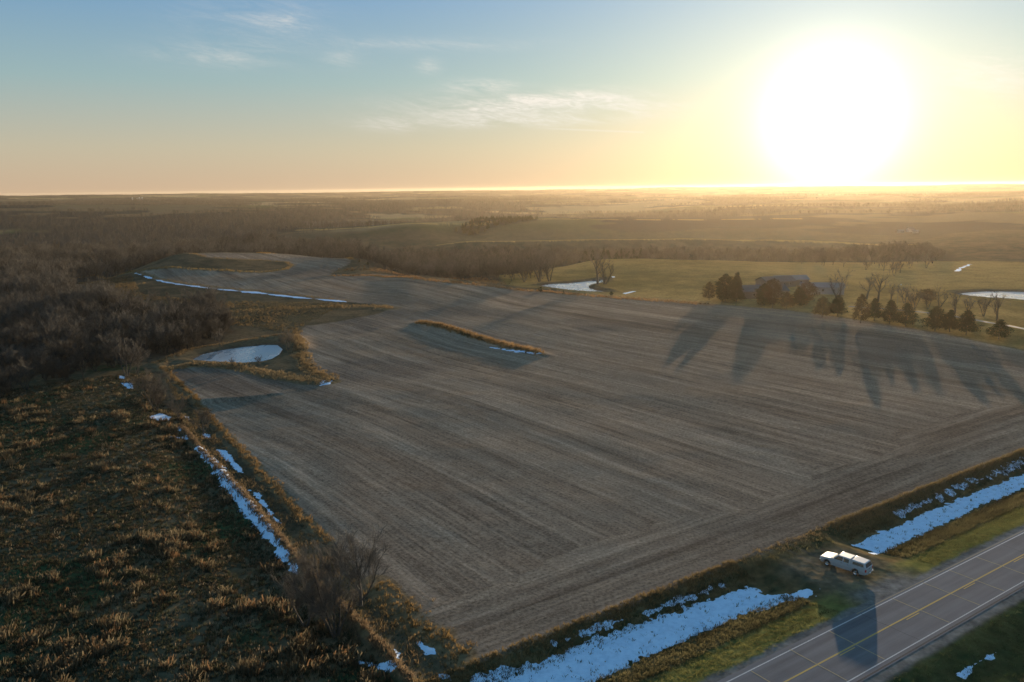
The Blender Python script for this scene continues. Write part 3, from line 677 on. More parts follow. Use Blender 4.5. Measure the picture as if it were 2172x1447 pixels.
def bare_tree(seed, h=11, spread=.55, stems=1, density=1.0, droop=0.0, twig_r=.022, trunk_r=None, low=.25, arch=0.0, limbs=7, tw=7, oak=False):
    """returns (trunk tubes, crown tubes) of unit placement, height h"""
    r_ = np.random.default_rng(seed); T, K = Tubes(), Tubes(); R0 = trunk_r or h * .018
    def walk(p, d, L, seg, curl, lift):
        P = [p.copy()]
        for i in range(seg):
            d = d + r_.normal(0, curl, 3) + np.array([0, 0, lift]); d /= np.linalg.norm(d); P.append(P[-1] + d * L / seg)
        return P, d
    def twigs(P, r, L, n):
        for _ in range(n):
            i = r_.integers(1, len(P)); f = r_.random(); b0 = P[i - 1] * (1 - f) + P[i] * f; dd = P[i] - P[i - 1]; dd /= np.linalg.norm(dd) + 1e-9
            ax = r_.normal(0, 1, 3); d = rot_about(dd, ax, r_.uniform(.3, .95)); d[2] += .15 - droop; d /= np.linalg.norm(d)
            l = L * r_.uniform(.5, 1.1); mid = b0 + d * l * .5 + r_.normal(0, l * .06, 3); e = b0 + d * l + r_.normal(0, l * .12, 3)
            K.tube([b0, mid, e], [r, r * .7, r * .3], 3)
            for _q in range(2):
                d2 = rot_about(d, r_.normal(0, 1, 3), r_.uniform(.4, .9)); K.tube([mid, mid + d2 * l * .6], [r * .6, r * .25], 3)
    for sidx in range(stems):
        a = r_.uniform(0, 6.28) if stems == 1 else 6.28 * sidx / stems + r_.uniform(-.4, .4)
        lean = .06 if stems == 1 else r_.uniform(.15, .42)
        d = np.array([math.cos(a) * lean, math.sin(a) * lean, 1.]); d /= np.linalg.norm(d)
        st = np.array([math.cos(a), math.sin(a), 0]) * (0 if stems == 1 else h * .025)
        hh = h * r_.uniform(.75, 1) if stems > 1 else h
        P, _ = walk(st - d * .3, d, hh * (.72 if not oak else .45), 6, .05, .02)
        rs = R0 / math.sqrt(stems) * 1.2
        T.tube(P, list(np.linspace(rs * 1.25, rs * .3, len(P))), 6)
        nl = max(3, int(limbs * (1 if stems == 1 else .6)))
        for li in range(nl):
            f = low + (1 - low) * (li + r_.random() * .6) / nl; f = min(f, .98); x = f * (len(P) - 1); i = int(x); b0 = P[i] * (1 - x + i) + P[min(i + 1, len(P) - 1)] * (x - i)
            aa = li * 2.4 + r_.uniform(-.5, .5); tilt = r_.uniform(.55, 1.0) * (spread + .35) + arch
            d = np.array([math.cos(aa) * math.sin(tilt), math.sin(aa) * math.sin(tilt), math.cos(tilt)])
            L = hh * spread * r_.uniform(.65, 1.05) * (1.15 - .55 * f)
            rl = rs * (.62 - .3 * f)
            Q, _ = walk(b0, d, L, 5, .13, .08 - arch * .05)
            T.tube(Q, list(np.linspace(rl, rl * .22, len(Q))), 4)
            for k in range(int(6 * density)):
                x = r_.uniform(.8, len(Q) - 1.02); i = int(x); c0 = Q[i] * (1 - x + i) + Q[i + 1] * (x - i)
                d2 = rot_about((Q[i + 1] - Q[i]) / np.linalg.norm(Q[i + 1] - Q[i]), r_.normal(0, 1, 3), r_.uniform(.4, .95)); d2[2] += .2
                d2 /= np.linalg.norm(d2); L2 = L * r_.uniform(.3, .55)
                S_, _ = walk(c0, d2, L2, 3, .15, .06)
                K.tube(S_, list(np.linspace(rl * .30, twig_r * 1.1, len(S_))), 3)
                twigs(S_, twig_r, L2 * .75, int(tw * density))
            twigs(Q[2:], twig_r, L * .3, int(tw * density))
        twigs(P[3:], twig_r, hh * .16, int(tw * 1.5 * density))
    return T, K
PROT = []   # unlinked source meshes
def tree_meshes(name, T, K, tm, cm_):
    a = T.obj(name + '_trunk', tm, link=False).data; b_ = K.obj(name + '_crown', cm_, link=False).data
    return a, b_
def place(o, loc, rz, sc):
    o.location = loc; o.rotation_euler = (0, 0, rz); o.scale = sc if hasattr(sc, '__len__') else (sc, sc, sc)
def put_tree(name, meshes, loc, rz, sc, label, cat, group=None):
    r = empty(name, loc, rz, label, cat, group); place(r, loc, rz, sc)
    for nm, me in zip(('trunk', 'crown'), meshes):
        o = bpy.data.objects.new(nm, me); C.objects.link(o); o.parent = r
    return r
print('trees')
near_tree = [tree_meshes('n%d' % i, *bare_tree(40 + i, h=10, spread=.66, stems=st, density=1.35, twig_r=.015, tw=9, limbs=8, low=.12), M_bark, M_twig) for i, st in enumerate((5, 1, 2))]
wood_tree = [tree_meshes('w%d' % i, *bare_tree(60 + i, h=10, spread=sp_, stems=st, density=1.05, twig_r=.03, tw=7, limbs=7, low=.22), M_bark, M_twig if i % 3 else M_twigdark) for i, (sp_, st) in enumerate([(.5, 1), (.62, 1), (.5, 3), (.42, 1), (.6, 2), (.7, 4)])]
edge_tree = [tree_meshes('e%d' % i, *bare_tree(80 + i, h=10, spread=sp_, stems=st, density=1.2, twig_r=.028, tw=8, limbs=9, low=.04), M_bark, M_twigdark if i % 2 else M_twig) for i, (sp_, st) in enumerate([(.5, 5), (.6, 3), (.45, 6)])]
oak = tree_meshes('oak', *bare_tree(91, h=12, spread=.85, density=.6, twig_r=.03, tw=3, limbs=8, low=.45, arch=.25, trunk_r=.38, oak=True), M_bark, M_twigdark)
open_tree = [tree_meshes('o%d' % i, *bare_tree(120 + i, h=10, spread=.5, stems=st, density=.9, twig_r=.034, tw=4, limbs=8, low=.3, trunk_r=.30), M_bark, M_twig) for i, st in enumerate((1, 2, 1))]
vase = [tree_meshes('v%d' % i, *bare_tree(140 + i, h=7, spread=.55, stems=st, density=.9, twig_r=.034, tw=4, limbs=7, low=.25, trunk_r=.19), M_bark, M_twig) for i, st in enumerate((3, 4, 2))]

def clump_crown(seed, h, w, base_h, n, shape='pine', c1=(.016, .024, .011), c2=(.032, .042, .018), size=.42, gap=.25):
    r_ = np.random.default_rng(seed); V, Fq, col = [], [], []
    nb = 60 if n > 1000 else 16; k = 0
    for b_ in range(nb):
        zf = ((b_ + r_.random()) / nb) ** 1.1
        if shape == 'pine': prof = (1 - zf) ** .65 * min(1, .6 + zf * 3)
        elif shape == 'cone': prof = (1 - zf) ** .85
        elif shape == 'column': prof = (1 - zf ** 3.0) * min(1, .75 + zf * 2)
        else: prof = math.sqrt(max(0, 1 - (2 * zf - 1) ** 2))
        a = b_ * 2.4 + r_.uniform(-.6, .6); rad = w / 2 * prof * r_.uniform(.45, 1.0 + gap * .3)
        cz = base_h + zf * (h - base_h) * .97; cc0 = np.array([math.cos(a) * rad, math.sin(a) * rad, cz])
        lr = w * (.10 + .10 * prof) * r_.uniform(.7, 1.35); f0 = r_.random()
        m_ = int(n / nb * (.5 + prof))
        for i in range(m_):
            q = r_.normal(0, 1, 3); q /= np.linalg.norm(q) + 1e-9; q *= lr * r_.random() ** .5; q[2] *= .6
            cpt = cc0 + q
            if r_.random() < .12: cpt[:2] *= r_.uniform(.2, .8)
            s_ = size * r_.uniform(.5, 1.15)
            u_ = r_.normal(0, 1, 3); u_ /= np.linalg.norm(u_); v_ = np.cross(u_, r_.normal(0, 1, 3)); v_ /= np.linalg.norm(v_) + 1e-9
            for t_ in ((-1, -.4), (1, -.3), (.7, .4), (-.6, .5)): V.append(cpt + s_ * .5 * (u_ * t_[0] + v_ * t_[1]))
            f = np.clip(.25 + .5 * f0 + .25 * r_.normal(), 0, 1); cc = np.array(c1) * (1 - f) + np.array(c2) * f
            col += [cc] * 4; Fq.append((k, k + 1, k + 2, k + 3)); k += 4
    return np.array(V), np.array(Fq), np.array(col)
def conifer_meshes(seed, h=8, w=6.4, base_h=1.4, n=3600, shape='pine', **kw):
    V, Fq, col = clump_crown(seed, h, w, base_h, n, shape, **kw)
    cr = mesh_np('needles', V, Fq, [M_needle], link=False, attrs={'tint': col}).data
    T = Tubes(); T.tube([(0, 0, -.2), (.05, 0, h * .4), (0, .05, h * .93)], [.17, .12, .03], 6)
    r_ = np.random.default_rng(seed)
    for i in range(16):
        a = r_.uniform(0, 6.28); z = base_h * .8 + (h * .75 - base_h) * r_.random(); l = w * .4 * (1 - z / h)
        T.tube([(0, 0, z), (math.cos(a) * l, math.sin(a) * l, z + l * .25)], [.045, .012], 3)
    return T.obj('t', M_bark, link=False).data, cr
PINE = [conifer_meshes(5, 8, 6.8, 1.3), conifer_meshes(6, 8, 6.0, 1.5), conifer_meshes(8, 8, 5.4, 1.2, gap=.35)]
COLM = [conifer_meshes(15, 10, 5.6, 1.0, 5200, 'column', size=.45), conifer_meshes(16, 10, 5.0, 1.0, 5000, 'cone', size=.45)]
RUSS = [conifer_meshes(25, 9, 7.5, 1.6, 3600, 'round', c1=(.030, .024, .013), c2=(.065, .044, .022), gap=.4), conifer_meshes(26, 9, 6.5, 1.4, 3400, 'column', c1=(.042, .032, .016), c2=(.075, .052, .024), gap=.35)]
BUSH = [conifer_meshes(35, 2, 2.0, .1, 420, 'round', size=.28), conifer_meshes(36, 2, 1.5, .05, 360, 'cone', size=.28)]

def px_h(x, yb, yt):
    """height in metres of something whose foot is at (x, yb) and top at row yt"""
    X, Y, Z = pt(x, yb); d = ray(x, yt); Rr = math.hypot(X, Y); return CAM_H + Rr * d[2] / math.hypot(d[0], d[1]) - Z, Rr, (X, Y, Z)
def tree_at(name, meshes, x, yb, yt, wpx=None, nat=(10, None), label='', cat='tree', group=None, rz=None):
    h, Rr, P = px_h(x, yb, yt)
    if cat == 'tree' and nat[1]: h *= 1.08; wpx = wpx * 1.12
    sz = h / nat[0]; sx = sz
    if wpx and nat[1]: sx = wpx / F * math.hypot(Rr, CAM_H) / nat[1]
    return put_tree(name, meshes, P, random.uniform(0, 6.28) if rz is None else rz, (sx, sx, sz), label, cat, group)

# --- named evergreens by the farmyard, left to right
G = 'evergreens along the farm edge of the field'
EV = [
 (1504, 637, 600, 24, RUSS[1], (9, 6.5), 'small round-headed tree on thin trunk standing alone left of the paired evergreens'),
 (1538, 640, 584, 38, COLM[0], (10, 5.6), 'left one of the tall paired dark evergreens beside the barn'),
 (1562, 640, 582, 30, COLM[1], (10, 5.0), 'right one of the tall paired dark evergreens touching the barn'),
 (1621, 648, 604, 34, COLM[0], (10, 5.6), 'broad dark evergreen in front of the barn gable'),
 (1638, 654, 596, 32, RUSS[0], (9, 7.5), 'reddish brown leafy tree rising behind the broad evergreen by the barn'),
 (1668, 655, 622, 26, RUSS[1], (9, 6.5), 'small yellowish tree right of the reddish brown tree'),
 (1695, 648, 612, 34, COLM[1], (10, 5.0), 'dark pointed evergreen before the low white shed'),
 (1712, 645, 602, 34, RUSS[0], (9, 7.5), 'wide russet tree behind the pointed evergreen'),
 (1744, 673, 632, 30, RUSS[1], (9, 6.5), 'small brown tree alone at field edge under the white shed'),
 (1776, 672, 630, 34, PINE[1], (8, 6.0), 'soft green pine straight below the sun, next to a small brown tree'),
 (1825, 686, 628, 26, RUSS[1], (9, 6.5), 'slim thin-crowned tree left of the row of dark pines'),
 (1854, 681, 636, 30, PINE[1], (8, 6.0), 'first dark pine of the right hand row, narrow'),
 (1887, 687, 640, 30, PINE[2], (8, 5.4), 'second dark pine of the right hand row'),
 (1921, 693, 647, 40, PINE[0], (8, 6.8), 'third pine of the row, broad and standing clear'),
 (1983, 702, 654, 46, PINE[0], (8, 6.8), 'largest broad dark pine in the middle of the right hand row'),
 (2014, 704, 660, 26, PINE[2], (8, 5.4), 'slim pine squeezed between two broad pines'),
 (2049, 711, 662, 42, PINE[1], (8, 6.0), 'broad dark pine right of the slim squeezed one'),
 (2118, 720, 681, 38, PINE[0], (8, 6.8), 'last dark pine of the row standing alone at far right'),
 (1966, 641, 615, 30, RUSS[0], (9, 7.5), 'dark rounded tree behind the bare trees, above the pine row'),
]
for x, yb, yt, w, me, nat, lab in EV: tree_at('evergreen_tree' if me in PINE or me in COLM else 'leafy_tree', me, x, yb, yt, w, nat, lab, 'tree', G)
# --- bare trees one can tell apart
BT = [
 (712, 1350, 1150, near_tree[0], 10, None, 'big many-stemmed bare tree in the foreground at the field corner'),
 (765, 1285, 1128, near_tree[1], 10, None, 'bare tree with one trunk just right of the big foreground tree'),
 (648, 1330, 1200, near_tree[2], 10, None, 'low bare tree left of the big foreground tree'),
 (330, 872, 782, near_tree[0], 10, None, 'dense brown thicket tree at the top of the fence row'),
 (378, 893, 832, near_tree[2], 10, None, 'small dark bare tree at the fence row top, left of two'),
 (432, 922, 862, near_tree[1], 10, None, 'small bare tree by the furrows, right of two'),
 (268, 800, 700, wood_tree[2], 10, None, 'pale grey bare tree standing in front of the left woods'),
 (292, 792, 735, wood_tree[5], 10, None, 'pale bushy bare tree at the left end of the pond bank'),
 (307, 688, 610, oak, 12, None, 'wide spreading dark oak with arching bare limbs above the woods'),
 (1145, 598, 521, open_tree[1], 10, None, 'large bare tree clump with many stems left of the middle pond'),
 (1112, 598, 545, vase[1], 7, None, 'brown bare tree left of the large clump by the middle pond'),
 (1165, 597, 530, vase[0], 7, None, 'bare tree leaning right at the large clump by the middle pond'),
 (1268, 603, 530, open_tree[0], 10, None, 'left one of two thin bare trees on the pond point'),
 (1283, 603, 533, open_tree[1], 10, None, 'right one of two thin bare trees on the pond point'),
 (1779, 638, 560, open_tree[1], 10, None, 'tall dark bare tree beside the white shed'),
 (1838, 634, 578, open_tree[0], 10, None, 'tall bare tree with leaning trunk behind the farm lane'),
 (1862, 640, 575, open_tree[2], 10, None, 'second tall leaning bare tree right of the farm lane'),
 (1890, 640, 600, vase[2], 7, None, 'thin bare tree left of the yard lamp post'),
 (1919, 644, 596, vase[0], 7, None, 'bare tree right of the yard lamp post'),
 (1938, 657, 600, vase[1], 7, None, 'vase-shaped bare tree at the drive, behind the third pine'),
 (1968, 656, 612, vase[0], 7, None, 'small bare tree beside the dark rounded tree'),
 (1993, 652, 600, open_tree[1], 10, None, 'grey bare tree above the largest pine'),
 (2025, 664, 618, vase[2], 7, None, 'vase-shaped bare tree above the slim pine'),
 (2053, 662, 622, vase[1], 7, None, 'spreading bare tree in front of the left end of the right pond'),
 (2086, 671, 620, vase[0], 7, None, 'bare tree in front of the right pond, middle one'),
 (2114, 680, 618, vase[2], 7, None, 'bare tree just behind the last pine of the row'),
 (470, 735, 690, wood_tree[4], 10, None, 'brown bare tree at the right end of the left woods by the pond'),
 (612, 742, 700, wood_tree[5], 10, None, 'golden brown bush at the right end of the near pond'),
 (492, 775, 755, vase[1], 7, None, 'small reddish shrub in front of the near pond, left one'),
 (550, 775, 750, vase[0], 7, None, 'small dark shrub in front of the near pond, right one'),
]
for x, yb, yt, me, nh, _, lab in BT: tree_at('bare_tree' if nh > 7 or yb < 700 else 'bare_shrub', me, x, yb, yt, None, (nh, None), lab, 'tree' if yb - yt > 26 else 'shrub')
for x, yb, yt, i, lab in [(1147, 619, 608, 0, 'dark round bush at the left end of the middle pond'), (1195, 624, 615, 1, 'tiny dark bush on the gold bank below the middle pond'),
                          (1297, 627, 618, 0, 'dark bush where the pond bank meets the fence'), (899, 584, 574, 0, 'dark bush on the golden field boundary'),
                          (762, 556, 549, 1, 'upper small cedar on the golden hillside patch'), (780, 562, 556, 0, 'lower small cedar on the golden hillside patch'), (937, 582, 576, 0, 'low dark bush right of the boundary bush')]:
    tree_at('cedar_bush', BUSH[i], x, yb, yt, None, (2, None), lab, 'bush', 'small cedars and bushes')

# --- woods: largest as single trees, the rest as one mass
def scatter(P, spacing, seed, jitter=.5):
    A = np.array(P); x0, y0 = A.min(0); x1, y1 = A.max(0); r_ = np.random.default_rng(seed)
    X, Y = np.meshgrid(np.arange(x0, x1, spacing), np.arange(y0, y1, spacing)); X = X.ravel() + r_.uniform(-jitter, jitter, X.size) * spacing; Y = Y.ravel() + r_.uniform(-jitter, jitter, Y.size) * spacing
    k = poly_sd(X, Y, P) > 0; return X[k], Y[k]
def seen(X, Y, margin=120):
    d = np.stack([X, Y, zfun(X, Y) + 6 - CAM_H], 1); f = d @ fw; px = 1086 + F * (d @ rt) / f
    return (f > 10) & (px > -margin) & (px < 2172 + margin)
single, mass = [], []
X, Y = scatter(WOOD['left']['p'], 5.6, 1); k = seen(X, Y, 60); X, Y = X[k], Y[k]; o_ = np.argsort(np.hypot(X, Y)); X, Y = X[o_], Y[o_]
zz = zfun(X, Y)
NS = 250
def zone(x, y):
    d = np.array([x, y, -CAM_H]); px = 1086 + F * (d @ rt) / (d @ fw)
    return ' at the left end of the woods by the picture edge' if px < 110 else ' in the middle of the left woods above the meadow' if px < 290 else ' at the right end of the left woods beside the near pond'
for i in range(min(NS, len(X))):
    r_ = math.hypot(X[i], Y[i])
    h = random.uniform(8.0, 12.5) * (1 if r_ > 250 else .85)
    wt = random.choice(edge_tree if i < 150 and i % 4 else wood_tree); h *= .8 if i < 60 else 1; put_tree('woodland_tree', wt, (X[i], Y[i], zz[i] - .2), random.uniform(0, 6.28), (h / 10 * random.uniform(.95, 1.25),) * 2 + (h / 10,),
        ('low many-stemmed leafless tree' if wt in edge_tree else 'single-trunked leafless tree') + zone(X[i], Y[i]), 'tree', 'leafless trees of the left woods')
for i in range(NS, len(X)): mass.append((X[i], Y[i], zz[i], random.uniform(10, 15.5)))
def add_mass(P, sp, hlo, hhi, seed, thin=None):
    X, Y = scatter(P, sp, seed); k = seen(X, Y); X, Y = X[k], Y[k]
    if thin is not None: k = thin(X, Y); X, Y = X[k], Y[k]
    z = zfun(X, Y); h = np.random.default_rng(seed).uniform(hlo, hhi, len(X))
    return list(zip(X, Y, z, h))
mass += add_mass(WOOD['valley']['p'], 11, 10, 17, 2, lambda X, Y: fbm(X, Y, 90, 3, 41) > -.35)
mass += add_mass(WOOD['creek']['p'], 8.5, 7, 12.5, 3)
mass += add_mass(WOOD['behind pasture']['p'], 8.5, 6, 9.5, 4)
mass += add_mass(WOOD['right']['p'], 19, 6.5, 10.5, 5)
farm = [(x * .98, y, z, h) for x, y, z, h in []]
def mass_object(name, pts, protos, label, cat, tilt=.05):
    pts = np.array(pts); r_ = np.random.default_rng(len(pts))
    me = bpy.data.meshes.new(name); me.vertices.add(len(pts)); me.vertices.foreach_set('co', pts[:, :3].astype(np.float32).ravel())
    a = me.attributes.new('h', 'FLOAT', 'POINT'); a.data.foreach_set('value', (pts[:, 3] / 10).astype(np.float32))
    a = me.attributes.new('rz', 'FLOAT', 'POINT'); a.data.foreach_set('value', r_.uniform(0, 6.28, len(pts)).astype(np.float32))
    a = me.attributes.new('pick', 'INT', 'POINT'); a.data.foreach_set('value', r_.integers(0, len(protos), len(pts)).astype(np.int32))
    o = bpy.data.objects.new(name, me); C.objects.link(o)
    g = bpy.data.node_groups.new(name, 'GeometryNodeTree'); g.interface.new_socket('Geometry', in_out='INPUT', socket_type='NodeSocketGeometry'); g.interface.new_socket('Geometry', in_out='OUTPUT', socket_type='NodeSocketGeometry')
    N = g.nodes; gi = N.new('NodeGroupInput'); go = N.new('NodeGroupOutput')
    g2i = N.new('GeometryNodeGeometryToInstance')
    for p_ in protos:
        oi = N.new('GeometryNodeObjectInfo'); oi.inputs['Object'].default_value = p_; oi.inputs['As Instance'].default_value = True; g.links.new(oi.outputs['Geometry'], g2i.inputs[0])
    iop = N.new('GeometryNodeInstanceOnPoints'); iop.inputs['Pick Instance'].default_value = True
    def attr(nm, ty):
        q = N.new('GeometryNodeInputNamedAttribute'); q.data_type = ty; q.inputs['Name'].default_value = nm; return [s_ for s_ in q.outputs if s_.enabled and s_.name == 'Attribute'][0]
    cr = N.new('ShaderNodeCombineXYZ'); g.links.new(attr('rz', 'FLOAT'), cr.inputs[2])
    g.links.new(gi.outputs[0], iop.inputs['Points']); g.links.new(g2i.outputs[0], iop.inputs['Instance']); g.links.new(attr('pick', 'INT'), iop.inputs['Instance Index'])
    g.links.new(attr('h', 'FLOAT'), iop.inputs['Scale']); g.links.new(cr.outputs[0], iop.inputs['Rotation']); g.links.new(iop.outputs[0], go.inputs[0])
    md = o.modifiers.new('scatter', 'NODES'); md.node_group = g
    tag(o, label, cat, None, 'stuff'); return o
def joined_source(name, meshes, mats=None):
    V, Fs, mi, o = [], [], [], 0; at_ = []
    for k, me in enumerate(meshes):
        v = np.empty(len(me.vertices) * 3, np.float32); me.vertices.foreach_get('co', v); V.append(v.reshape(-1, 3))
        f = np.empty(len(me.loops), np.int32); me.loops.foreach_get('vertex_index', f); Fs.append(f.reshape(-1, 4) + o); mi.append(np.full(len(f) // 4, k)); o += len(v) // 3
        if 'tint' in me.attributes:
            c = np.empty(len(me.vertices) * 4, np.float32); me.attributes['tint'].data.foreach_get('color', c); at_.append(c.reshape(-1, 4)[:, :3])
        else: at_.append(np.full((len(me.vertices), 3), .05))
    return mesh_np(name, np.concatenate(V), np.concatenate(Fs), [me.materials[0] for me in meshes], True, link=False, attrs={'tint': np.concatenate(at_)}, mat_index=np.concatenate(mi))
src = [joined_source('src%d' % i, w) for i, w in enumerate(wood_tree)]
mass_object('distant_woods', mass, src, 'leafless grey-brown woods filling the valleys behind the fields', 'woods')
pale_src = [joined_source('pale%d' % i, tree_meshes('pl%d' % i, *bare_tree(300 + i, h=10, spread=.3, density=.8, twig_r=.07, tw=4, limbs=7, low=.2), M_pale, M_pale)) for i in range(2)]
mass_object('pale_grove', add_mass([polar(640, 1330), polar(740, 1330), polar(835, 1300), polar(835, 1350), polar(640, 1400)], 8, 10, 15, 12), pale_src, 'row of pale grey bare trees below the far dark hillside', 'trees')
# far country trees: coarse twiggy crowns
far_src = [joined_source('far%d' % i, tree_meshes('f%d' % i, *bare_tree(200 + i, h=10, spread=.6, density=.6, twig_r=.09, tw=3, limbs=5, low=.25, trunk_r=.2), M_bark, M_twigdark if i < 2 else M_twig)) for i in range(3)]
def far_pts():
    out_ = []; r_ = np.random.default_rng(77)
    n_ = 85000; a = r_.uniform(-math.radians(36), math.radians(36), n_); R = np.sqrt(r_.uniform(900 ** 2, 4300 ** 2, n_)); X, Y = R * np.sin(a), R * np.cos(a)
    nb = fbm(X, Y, 260, 4, 104); nh = fbm(X, Y, 900, 3, 105); w = sstep(-.02, .10, nb + .35 * nh + .25 * fbm(X, Y, 90, 3, 106) + .02 * (R > 4000) + np.where(X < -60, .24, -.05) * sstep(950, 1300, R) * sstep(6500, 3500, R))
    k = (w > .5) & (R > np.where(X < -40, 1150, 1700)); X, Y, R = X[k], Y[k], R[k]
    k = np.random.default_rng(5).random(len(X)) < .62; X, Y, R = X[k], Y[k], R[k]
    return [(x, y, z, h) for x, y, z, h in zip(X, Y, zfun(X, Y) - .5, r_.uniform(7, 12, len(X)))]
fp = far_pts()
r_ = np.random.default_rng(78); n_ = 5000; a = r_.uniform(-math.radians(36), math.radians(36), n_); R = r_.uniform(4300, 6600, n_); X, Y = R * np.sin(a), R * np.cos(a); k = fbm(X, Y, 700, 3, 500) > .05; X, Y = X[k], Y[k]
fp += list(zip(X, Y, zfun(X, Y), r_.uniform(6, 10, len(X))))
print('far trees', len(fp), 'mass', len(mass))
mass_object('hill_woods', fp, far_src, 'dark leafless woods covering the far hills towards the horizon', 'woods')
ced = joined_source('cedsrc', COLM[1]); ced2 = joined_source('cedsrc2', PINE[0])
cp = add_mass(WOOD['cedar']['p'], 11, 5, 8, 9)
X, Y = scatter([polar(1230, 650), polar(1300, 640), polar(1380, 650), polar(1370, 760), polar(1240, 760)], 13, 6); cp += list(zip(X, Y, zfun(X, Y), np.full(len(X), 9.)))
mass_object('cedar_grove', cp, [ced, ced2], 'dark evergreen groves on the far slopes beyond the creek', 'cedars')

# ------------------------------------------------------------------ grass
def tufts(name, X, Y, hgt, wid, col, nbl=9, label='', lean=.35, seed=1, cat='grass', bw=.055):
    r_ = np.random.default_rng(seed); n_ = len(X); Z = zfun(X, Y)
    N_ = n_ * nbl; bx = np.repeat(X, nbl) + r_.normal(0, 1, N_) * np.repeat(wid, nbl) * .42; by = np.repeat(Y, nbl) + r_.normal(0, 1, N_) * np.repeat(wid, nbl) * .42
    bz = np.repeat(Z, nbl) - .03; h = np.repeat(hgt, nbl) * r_.uniform(.45, 1.1, N_); a = r_.uniform(0, 6.28, N_); w = bw * r_.uniform(.6, 1.5, N_) * (.6 + .6 * np.repeat(hgt, nbl))
    lx = r_.normal(0, lean, N_) * h + .12 * h; ly = r_.normal(0, lean, N_) * h
    V = np.empty((N_, 4, 3)); ca, sa = np.cos(a) * w, np.sin(a) * w
    V[:, 0] = np.stack([bx - ca, by - sa, bz], 1); V[:, 1] = np.stack([bx + ca, by + sa, bz], 1)
    V[:, 2] = np.stack([bx + lx + ca * .5, by + ly + sa * .5, bz + h], 1); V[:, 3] = np.stack([bx + lx - ca * .5, by + ly - sa * .5, bz + h * .97], 1)
    c = np.repeat(np.repeat(col, nbl, 0) * r_.uniform(.65, 1.35, (N_, 1)), 4, 0)
    f = np.arange(N_ * 4).reshape(-1, 4)
    o = mesh_np(name, V.reshape(-1, 3), f, [M_grass], attrs={'tint': c})
    return tag(o, label, cat, None, 'stuff')
print('grass')
# meadow left of the fence row
r_ = np.random.default_rng(3); n_ = 190000
R = np.sqrt(r_.uniform(60 ** 2, 240 ** 2, n_)); a = r_.uniform(-math.radians(36), math.radians(5), n_); X, Y = R * np.sin(a), R * np.cos(a)
s_, t_ = road_st(X, Y)
k = (poly_sd(X, Y, MEADOW) > -.5) & (line_d(X, Y, FENCE_LINE) > 1.2) & (s_ > 16)
k &= r_.random(n_) < np.clip(130 / R, .35, 1)
for lab_o in [o for o in bpy.data.objects if o.name.startswith('snow_patch')]:
    bb = [lab_o.bound_box[i] for i in (0, 6)]
X, Y, R = X[k], Y[k], R[k]
def in_snow(X, Y):
    q = np.zeros(len(X), bool)
    for P in SNOWPX: q |= poly_sd(X, Y, P) > .1
    return q
SNOWPX = [pp(l) for l in ([(410, 948), (432, 950), (470, 985), (520, 1045), (560, 1095), (600, 1150), (628, 1200), (634, 1222), (600, 1195), (560, 1140), (525, 1100), (500, 1072), (462, 1020), (440, 985)],
   [(312, 885), (340, 876), (364, 884), (362, 892), (330, 892)], [(250, 796), (266, 799), (264, 805), (252, 803)], [(255, 812), (283, 812), (284, 826), (268, 824)], [(352, 924), (400, 922), (402, 932), (360, 930)])]
k = ~in_snow(X, Y); X, Y, R = X[k], Y[k], R[k]
cl = fbm(X, Y, 2.1, 3, 401, .6) + .45 * fbm(X, Y, 17, 2, 402); dk = fbm(X, Y, 6, 3, 403)
keep = r_.random(len(X)) < np.clip(.45 + .9 * (cl + .1), .35, .9); X, Y, R, cl, dk = X[keep], Y[keep], R[keep], cl[keep], dk[keep]
tall = sstep(.30, .55, cl); rnd = r_.random(len(X))
tint_ = np.where(tall[:, None] > .5, np.array([[.155, .118, .066]]), np.array([[.050, .050, .026]]))
tint_ = np.where((rnd < .22)[:, None] & (tall[:, None] > .5), np.array([[.18, .10, .048]]), tint_)
tint_ = tint_ * (1 + .3 * dk[:, None]); q = ((rnd > .6) & (tall <= .5))[:, None]; tint_ = np.where(q, np.array([[.105, .070, .038]]), tint_); tint_ = np.where(((rnd > .93) & (tall <= .5))[:, None], np.array([[.26, .19, .11]]), tint_)
print('meadow tufts', len(X))
tufts('meadow_grass', X, Y, .30 + .75 * tall * r_.uniform(.5, 1.2, len(X)) + .15 * r_.random(len(X)), .35 + .35 * tall, np.clip(tint_ * np.array([.80, .86, .95]), .008, .6), 8, 'dark olive meadow with straw and rust coloured tussocks left of the fence row', seed=4)
# rank grass between the fence row and the furrows, and over the hill slopes behind the near pond
STRIP = pp([(350, 800), (425, 880), (520, 1000), (640, 1112), (760, 1250), (870, 1340), (975, 1400), (1010, 1447)]) + [tuple(RA + RT * -30 + RN * 18)] + pp([(870, 1446), (800, 1370), (660, 1235), (520, 1050), (430, 950), (385, 893)])
x, y = scatter(STRIP, .62, 77); kk = (line_d(x, y, FENCE_LINE) > .8) & (road_st(x, y)[0] > 17)
for l in ([(452, 950), (480, 955), (505, 985), (520, 1005), (505, 1002), (478, 975)], [(885, 1362), (925, 1376), (935, 1392), (900, 1392)], [(750, 1395), (800, 1402), (840, 1410), (835, 1428), (790, 1418)], [(530, 1040), (550, 1045), (575, 1085), (597, 1110), (585, 1108), (550, 1065)]): kk &= poly_sd(x, y, pp(l)) < 0
x, y = x[kk], y[kk]; e = .5 + fbm(x, y, 2.2, 3, 88) * 1.4; e = np.clip(e, 0, 1)[:, None]
tufts('rank_grass', x, y, .22 + .3 * e[:, 0], np.full(len(x), .4), np.array([[.035, .038, .018]]) * (1 - e) + np.array([[.15, .105, .055]]) * e, 7, 'brown and green rank grass between fence row and tilled field', seed=78)
